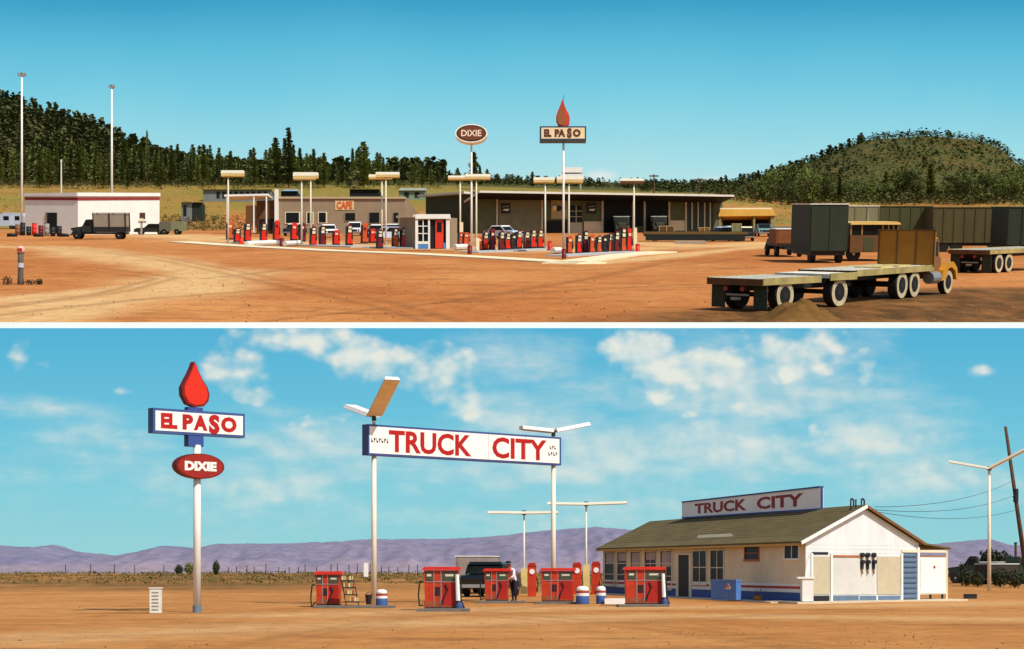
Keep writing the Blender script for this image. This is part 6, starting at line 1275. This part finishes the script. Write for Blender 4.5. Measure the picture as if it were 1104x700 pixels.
def boxtrailer(label, px0, px1, rt, rb, depth, mat, roofm=WSTUC, yaw=0.0, ribs=0, wheels=True):
    P = up((px0+px1)/2, rb); Y = P.y; kk = kx(P); w = (px1-px0)*kk/K; h = (rb-rt)*kk/K; d = depth; o = thing('box_trailer', label, 'trailer', P, 'box trailers on the right'); o.rotation_mode = 'ZYX'; o.rotation_euler = (TILT, 0, yaw)
    m = MB(); m.box(-w/2,w/2,0,d,0.75,h); fin(m, K, 'box', mat, o); m = MB(); m.box(-w/2-0.04,w/2+0.04,-0.04,d+0.04,h,h+0.07); fin(m, K, 'roof', roofm, o); m = MB(); m.box(-w/2+0.1,w/2-0.1,0.15,d-0.1,0.5,0.749); fin(m, K, 'chassis', DARK, o)
    if ribs:
        m = MB()
        for i in range(ribs+1): x = -w/2 + w*i/ribs; m.box(x-0.03,x+0.03,-0.05,-0.002,0.76,h-0.02)
        fin(m, K, 'ribs', mat, o)
    else:
        for x0, x1 in ((-w/2+0.06,-0.02),(0.02,w/2-0.06)):
            m = MB(); m.box(x0,x1,-0.05,-0.002,0.82,h-0.12); fin(m, K, 'rear_door', mat, o)
    if wheels:
        xs = (-w/2+0.35, w/2-0.35) if not ribs else (-w/2+0.9, -w/2+2.0, w/2-0.9)
        for x in xs:
            m = MB(); m.tube((x-0.18,0.9,0.5),(x+0.18,0.9,0.5),0.5,0.5,18) if not ribs else m.tube((x,0.05,0.5),(x,0.4,0.5),0.5,0.5,18); t = m
            fin(m, K, 'wheel', BLACK, o)
    return o
boxtrailer('tall dark green box trailer with closed rear doors and a white roof edge', 872, 913, 222.0, 284, 6, TRD, yaw=R(3))
boxtrailer('pale sided box trailer behind the yellow roofed truck', 908, 946, 223.6, 271, 3, TRP, yaw=0, ribs=3)
boxtrailer('olive box trailer behind the plywood headboard', 946.6, 1003, 224, 271, 3, TRG, TRG, ribs=5)
boxtrailer('long olive box trailer between the headboard and the right edge', 1004.5, 1084, 225.2, 272, 3, M('trailer_olive_brown', lin(82,76,44), 0.8, 0.15, 0.2, stretch=(3,3,0.3)), TRG, ribs=7)
boxtrailer('darkest box trailer cut by the right edge', 1085.5, 1130, 225, 275, 5, TRD, TRD, ribs=3)
box_truck('truck seen from behind with rusty brown side panels left of the tall green trailer', uloc(851,277.5)+Vector((0,12,12*SL)), R(92), M('panel_rust', lin(132,82,42), 0.8, 0.2, 0.3), M('cab_dark_green', (0,0,0)), K, TILT, L=3.0, bh=1.05)
P = uloc(949,283) + Vector((0,8,8*SL)); o = thing('parked_truck', 'brown truck with a cream yellow cab roof standing behind the plywood headboard', 'truck', P); o.rotation_mode = 'ZYX'; o.rotation_euler = (TILT,0,R(6))
m = MB(); m.box(-1.7,1.7,0,5,0.6,1.75); fin(m, K, 'body', M('truck_brown', lin(104,72,38), 0.8, 0.2, 0.3), o)
m = MB(); m.box(-1.66,1.66,0.05,2.4,1.751,2.46); fin(m, K, 'window', GLASS, o)
m = MB()
for x in (-1.66,-0.9,0.55,0.95,1.3,1.62): m.box(x-0.05,x+0.05,-0.01,0.049,1.751,2.46)
fin(m, K, 'window_pillar', M('pillar_tan', lin(150,116,66), 0.7), o)
m = MB(); m.prism([(-1.75,-0.15,2.461),(1.75,-0.15,2.461),(1.72,-0.15,2.58),(1.5,-0.15,2.66),(-1.5,-0.15,2.66),(-1.72,-0.15,2.58)], (0,2.7,0)); fin(m, K, 'roof', M('roof_cream_yellow', lin(226,190,110), 0.6, 0.1, 0.3), o)
m = MB(); m.box(-0.75,-0.05,-0.02,-0.002,0.7,1.6); fin(m, K, 'door', TRG, o)
m = MB(); m.tube((0.1,2.0,2.66),(0.1,2.0,3.5),0.05,0.05,6); fin(m, K, 'exhaust', CHROME, o)
for x in (-1.35, 1.35): wheel(o, x, 0.4, 0.5, 0.3, S=K)
# trucks inside the repair bays
for px, rb, lbl in ((664,252.5,'dark truck nose inside the wide dark garage bay'),(704,251,'dark truck standing in the right garage bay')):
    P = gf.p(gf.uv(px, rb)[0], gf.uv(px, rb)[1], 7.5); box_truck(lbl, (P.x,P.y,zu(P.x,P.y)), R(-90), TRD, M('bay_truck_green', lin(60,66,46), 0.5), K, TILT, L=1.6, bh=1.2, group='trucks at the garage bays')
for k, (x0, w_, h_, mt, lbl) in enumerate(((1.0,1.6,0.55,WOODB,'brown crate at the left end of the long dark flatbed'),(5.2,1.1,0.4,CBR,'small rust crate at the middle of the long dark flatbed'),(8.6,1.0,0.8,CGR,'grey green crate at the right end of the long dark flatbed'))):
    rml = Matrix.Rotation(TILT,3,'X') @ Matrix.Rotation(R(-3),3,'Z'); o = thing('crate', lbl, 'crate', lf.location + rml @ Vector(((x0)*K,0,0.985*K)), 'crates on the long flatbed'); o.rotation_mode = 'ZYX'; o.rotation_euler = (TILT,0,R(-3))
    m = MB(); m.box(0,w_,-0.5,0.5,0.03,h_); fin(m, K, 'box', mt, o); m = MB()
    for a in (0.0, w_/2-0.04, w_-0.08): m.box(a,a+0.08,-0.54,-0.502,0.03,h_)
    m.box(0,w_,-0.5,0.5,h_+0.001,h_+0.05); fin(m, K, 'slats', DECKE, o)
# dirt mound
P = up(866, 345.5) + Vector((0, 2.0, 2.0*SL)); m = MB(); bm = bmesh.new(); bmesh.ops.create_grid(bm, x_segments=46, y_segments=34, size=1.0); kk = kx(P); vs = []
for v in bm.verts:
    r = math.hypot(v.co.x, v.co.y); h = max(0, math.cos(min(1, r)*math.pi/2))**1.3 * (1 + 0.35*mnoise.noise(v.co*3)) * 20*kk + 0.35*mnoise.noise(v.co*9)*max(0,1-r); X, Y = P.x + v.co.x*46*kk, P.y + v.co.y*5.5 + 1.0
    vs.append((X, Y, zu(X, Y) + h - 0.06))
m.add(vs, [[v.index for v in f.verts] for f in bm.faces]); bm.free()
tag(m.build('dirt_mound', ground_mat('mound_dirt', lin(110,78,38), lin(140,100,52), lin(70,50,26), 0.35), None, True), 'heap of brown dirt in front of the pup trailer wheels', 'dirt heap')
# utility poles on the ridge
for px, rb, rt, lbl in ((705,214,188,'utility pole with a crossarm left of centre above the garage roof'),(753.5,214,192,'utility pole with a crossarm above the right end of the garage roof'),(66,205,172,'pale utility pole before the forest above the white building')):
    Y = 1350; x = at(px,0,Y).x; P = Vector((x,Y,zu(x,Y))); kk = kx(P); o = thing('utility_pole', lbl, 'utility pole', P, 'utility poles beyond the truck stop'); zt = at(px,rt,Y).z; mt = WOODP if px > 100 else STEEL
    m = MB(); m.tube(P-Vector((0,0,1)), (x,Y,zt), 0.9*kk, 0.7*kk, 7); m.build('pole', mt, o); m = MB(); m.box(x-(5 if px > 100 else 1)*kk,x+(5 if px > 100 else 1)*kk,Y-0.5,Y+0.5,zt-2.5*kk,zt-1.3*kk); m.build('crossarm', mt, o)

# ---- forest
def pine_mesh(seed, n=1000, slim=0.2):
    q = random.Random(seed); m = MB(); lo = q.uniform(0.06, 0.24)
    br = [(lo + (1-lo)*((i+0.5)/18)**0.95, q.uniform(0,6.28), q.uniform(0.4,1.3)) for i in range(18)]
    for t, a0, ln in br:
        env = slim*(1-t)**0.62*(0.45 + 0.55*min(1, (t-lo+0.05)/0.22))*ln + 0.012
        for k in range(max(4, int(n/18*(1.6-t)))):
            a = a0 + q.gauss(0, 1.0) + (k % 3)*2.1; r = env*q.uniform(0.25, 1.05); c = Vector((r*math.cos(a), r*math.sin(a), t + q.gauss(0,0.012) - r*0.12))
            s = q.uniform(0.011, 0.030); d = Vector((math.cos(a), math.sin(a), q.uniform(-0.3,0.35))); u = Vector((q.gauss(0,.5), q.gauss(0,.5), 1)).normalized(); sd = d.cross(u).normalized()
            m.add([c-d*s-sd*s*0.7, c+d*s*1.2-sd*s*0.3, c+d*s*1.2+sd*s*0.5+u*s*0.4, c-d*s+sd*s*0.8+u*s*0.6], [(0,1,2,3)])
    return m
PINE = M('pine_needles', lin(104,112,54), 0.9, 0.5, 5, obj_random=0.45); BARK = M('pine_bark', lin(96,66,44), 0.95, 0.25, 4)
protos = []
def pine_root(seed, slim, mat, name='pine_tree'):
    o = thing(name, 'x', 'pine tree', (0,0,0)); m = pine_mesh(seed, 1150, slim); m.build('crown', mat, o, world=False); m = MB(); m.tube((0,0,-0.03),(0,0,0.95),0.016,0.004,6,False); m.build('trunk', BARK, o, world=False); return o
for s in range(9): protos.append(pine_root(s, 0.12 + 0.016*s, PINE))
used = [False]*9
def place_pine(px, Y, top, label, group, which=None, wide=1.0):
    i = rnd.randrange(9) if which is None else which; X = (px-552)*Y/F; z = zu(X, Y); h = at(px, top, Y).z - z
    if h < 6: return
    rot = (0,0,rnd.uniform(0,6.28)); sc = (h*wide, h*wide, h)
    if not used[i]:
        o = protos[i]; used[i] = True; o.location = (X,Y,z); o.rotation_euler = rot; o.scale = sc; o['label'] = label; o['group'] = group
    else: dup(protos[i], (X,Y,z), label, group, rot, sc)
TX = [-30,0,60,120,150,170,200,230,260,280,292,305,315,328,345,362,378,390,402,420,440,455,470,485,500,510,525,540,556,572,590,620,660,700,745,790]
TY = [150,152,150,150,149,152,155,155,159,157,150,146,148,155,164,168,160,155,160,170,166,165,168,173,169,164,172,179,181,181,186,188,190,192,193,196]
FL_, FG = 'dark pine in the dense forest edge behind the truck stop', 'pines of the forest edge'
cand = []
for px in np.arange(-12, 480, 2.35): cand.append((px + rnd.uniform(-1.5,1.5), rnd.uniform(1420, 1980)))
for px in np.arange(480, 770, 6.2): cand.append((px + rnd.uniform(-2.5,2.5), rnd.uniform(1450, 1900)))
for px, Y in cand:
    t = float(np.interp(px, TX, TY)) + 30*rnd.random()**0.9 + (2 if px > 480 else 0) + (5 if px > 575 else 0)
    place_pine(px, Y, t, FL_, FG, None, rnd.uniform(0.75, 1.0) if px < 480 else 1.2)
place_pine(311, 1440, 138, 'tallest pine of the forest edge, rising above the long grey shed', FG, 1, 0.9); place_pine(158.5, 1450, 141, 'very slim dark spire of a pine above the right end of the white building', FG, 0, 0.35); place_pine(392, 1430, 153, 'broad tall pine behind the orange cafe sign', FG, 8, 1.15); place_pine(297, 1450, 149, 'tall pine just left of the tallest pine of the forest edge', FG, 4); place_pine(511, 1440, 164, 'tall pine behind the oval sign pole', FG, 5, 1.1)
BUSHY = M('bushy_leaf', lin(84,94,40), 0.9, 0.5, 4, obj_random=0.4)
def round_root(seed):
    q = random.Random(seed); o = thing('round_tree', 'x', 'tree', (0,0,0)); m = MB()
    for k in range(15):
        a = q.uniform(0,6.28); r = q.uniform(0.05,0.30); leafy(m, (r*math.cos(a), r*math.sin(a), q.uniform(0.12,0.84)), (q.uniform(.14,.24),q.uniform(.14,.24),q.uniform(.11,.19)), 80, 0.032, seed*20+k)
    m.build('crown', BUSHY, o, world=False); m = MB(); m.tube((0,0,-0.03),(0,0,0.6),0.03,0.012,6,False)
    for k in range(5): a = q.uniform(0,6.28); m.tube((0,0,0.2+0.06*k),(0.25*math.cos(a),0.25*math.sin(a),0.5+0.06*k),0.014,0.004,5,False)
    m.build('trunk', BARK, o, world=False); return o
rts = [round_root(100+k) for k in range(5)]; ru = [False]*5
RT = [(792,1500,196),(800,1470,192),(810,1450,195),(819,1440,188),(828,1420,184),(836,1400,180),(846,1410,174),(854,1395,182),(863,1400,172),(872,1370,178),(880,1400,176),(889,1390,180),(897,1410,186),(905,1420,184),(914,1440,190),(924,1450,187),(936,1440,180),(945,1420,190),(955,1440,184),(964,1450,190),(975,1400,176),(984,1420,182),(993,1430,186),(1003,1430,182),(1013,1450,188),(1024,1420,186),(1034,1400,176),(1042,1410,182),(1052,1420,187),(1063,1440,184),(1074,1420,188),(1085,1420,182),(1095,1400,178),(1104,1410,184)]
for k, (px, Y, t) in enumerate(RT):
    t += rnd.uniform(-3, 12); Y += rnd.uniform(-30, 90); X = (px-552)*Y/F; z = zu(X, Y); h = at(px, t, Y).z - z; i = rnd.randrange(5)
    if k % 5 == 3: place_pine(px, Y, t-4, 'dark pine standing among the round trees below the round hill', 'pines below the round hill', None, 1.2); continue
    w = h*rnd.uniform(0.8, 1.15); args = ((X,Y,z), 'bushy dark green tree at the foot of the round hill', 'round trees below the hill', (0,0,rnd.uniform(0,6.28)), (w,w,h))
    if not ru[i]:
        o = rts[i]; ru[i] = True; o.location = args[0]; o['label'] = args[1]; o['group'] = args[2]; o.rotation_euler = args[3]; o.scale = args[4]
    else: dup(rts[i], *args)
for i, o in enumerate(rts):
    if not ru[i]:
        for c in list(o.children): bpy.data.objects.remove(c)
        bpy.data.objects.remove(o)
# trees on the two hills (a far wooded slope that reads as one mass)
def hillwood(name, n, pxr, Yr, hpx, label, mat, quads, wide, seed, dens=None, leaf=1.0):
    q = random.Random(seed); m = MB()
    for _ in range(n):
        Y = q.uniform(*Yr); px = q.uniform(*pxr); X = (px-552)*Y/F
        if dens and q.random() > dens(X, Y): continue
        z = zu(X, Y); h = q.uniform(*hpx)*Y/F
        for k in range(quads):
            t = q.random()**1.2; a = q.uniform(0,6.28); r = h*wide*(1-t)**0.6*q.uniform(0.3,1); c = Vector((X+r*math.cos(a), Y+r*math.sin(a), z + h*(0.08+0.92*t))); s = h*q.uniform(0.05,0.11)*leaf
            d = Vector((math.cos(a),math.sin(a),q.uniform(-.4,.4))); u = Vector((q.gauss(0,.5),q.gauss(0,.5),1)).normalized(); sd = d.cross(u).normalized(); m.add([c-d*s-sd*s, c+d*s-sd*s*0.5, c+d*s+sd*s+u*s*.5, c-d*s+sd*s*.7+u*s*.7], [(0,1,2,3)])
    tag(m.build(name, mat), label, 'woods', kind='stuff')
HW = M('hill_pine', lin(80,84,42), 0.95, 0.5, 0.06)
hillwood('woods', 1500, (-40,330), (1650,2640), (13,22), 'pine woods covering the slope behind the forest edge on the left', HW, 34, 0.26, 1)
hillwood('woods', 420, (140,480), (1880,2150), (14,26), 'farther pines filling the gaps of the forest edge', HW, 50, 0.22, 11)
hillwood('woods', 420, (470,800), (1850,2100), (5,11), 'farther low trees behind the long garage', HW, 34, 0.4, 12)
hillwood('undergrowth', 700, (-20,480), (1400,1620), (3,9), 'dark brush and saplings under the forest edge', HW, 14, 0.7, 13)
hillwood('undergrowth', 420, (770,1120), (1360,1500), (4,13), 'dark brush under the trees at the foot of the round hill', HW, 26, 0.9, 14, None, 1.2)
hillwood('scrub_woods', 4600, (690,1170), (1560,2640), (3.0,8.5), 'scattered dark shrubs and small pines on the round hill', M('hill_scrub', lin(74,82,38), 0.95, 0.45, 0.06), 11, 0.7, 2, lambda X, Y: 0.62 + 0.7*mnoise.noise(Vector((X*0.012, Y*0.006, 9))), 1.6)
hillwood('scrub_woods', 34, (770,935), (2480,2640), (4,11), 'small pines along the left skyline of the round hill', HW, 60, 0.3, 6, None, 1.5)
hillwood('scrub_woods', 120, (930,1100), (2500,2640), (1.5,4), 'low brush along the top of the round hill', HW, 14, 0.9, 7, None, 1.7)
m = MB(); q = random.Random(8)
for _ in range(2200):
    px = q.uniform(-20, 1130); Y = q.uniform(980, 1500); 
    if 250 < px < 770: continue
    X = (px-552)*Y/F; h = q.uniform(0.5, 2.4)*Y/F*(1.3 if q.random() < .2 else .8); leafy(m, (X,Y,zu(X,Y)+h*0.4), (h*1.2,h,h*0.5), 7, h*0.3, _)
tag(m.build('meadow_scrub', M('meadow_scrub', lin(116,100,42), 0.95, 0.4, 0.05)), 'dry grass tufts and brush on the meadow below the forest', 'scrub', kind='stuff')

def fu_(q):
    px = q.uniform(-10, 1115); row = 256 + 92*q.random()**0.9; return up(px, row), K
stones('gravel', 3600, fu_, 0.016, 0.04, M('stone_red_brown', lin(140,92,54), 0.95, 0.4, 0.2), 'loose stones scattered over the hillside dirt', 31)
stones('gravel', 700, fu_, 0.016, 0.045, M('stone_dark', (0,0,0)), 'darker loose stones scattered over the hillside dirt', 32)

hillwood('brush', 520, (172,300), (955,1130), (1.5,5), 'brown brush on the bank between the white building and the first lamp', M('bank_brush', lin(104,92,46), 0.95, 0.45, 0.1), 12, 1.0, 41, None, 1.6)
hillwood('brush', 260, (-20,172), (1030,1300), (1.2,3.5), 'brown brush on the meadow behind the white building', M('bank_brush', (0,0,0)), 10, 1.0, 42, None, 1.6)
for k, px in enumerate(range(176, 244, 9)):
    P = up(px, 241.5); m = MB(); m.tube(P-Vector((0,0,0.5)), P+Vector((0,0,4.6)), 0.3, 0.25, 6); tag(m.build('fence_post', WOODP), 'weathered post of the fence on the bank behind the green trailer', 'post', 'fence posts on the bank')

hillwood('brush', 420, (790,1130), (1000,1400), (1.0,3.5), 'olive brush on the grass strip below the round hill', M('strip_brush', lin(112,108,48), 0.95, 0.45, 0.1), 10, 1.0, 43, None, 1.6)
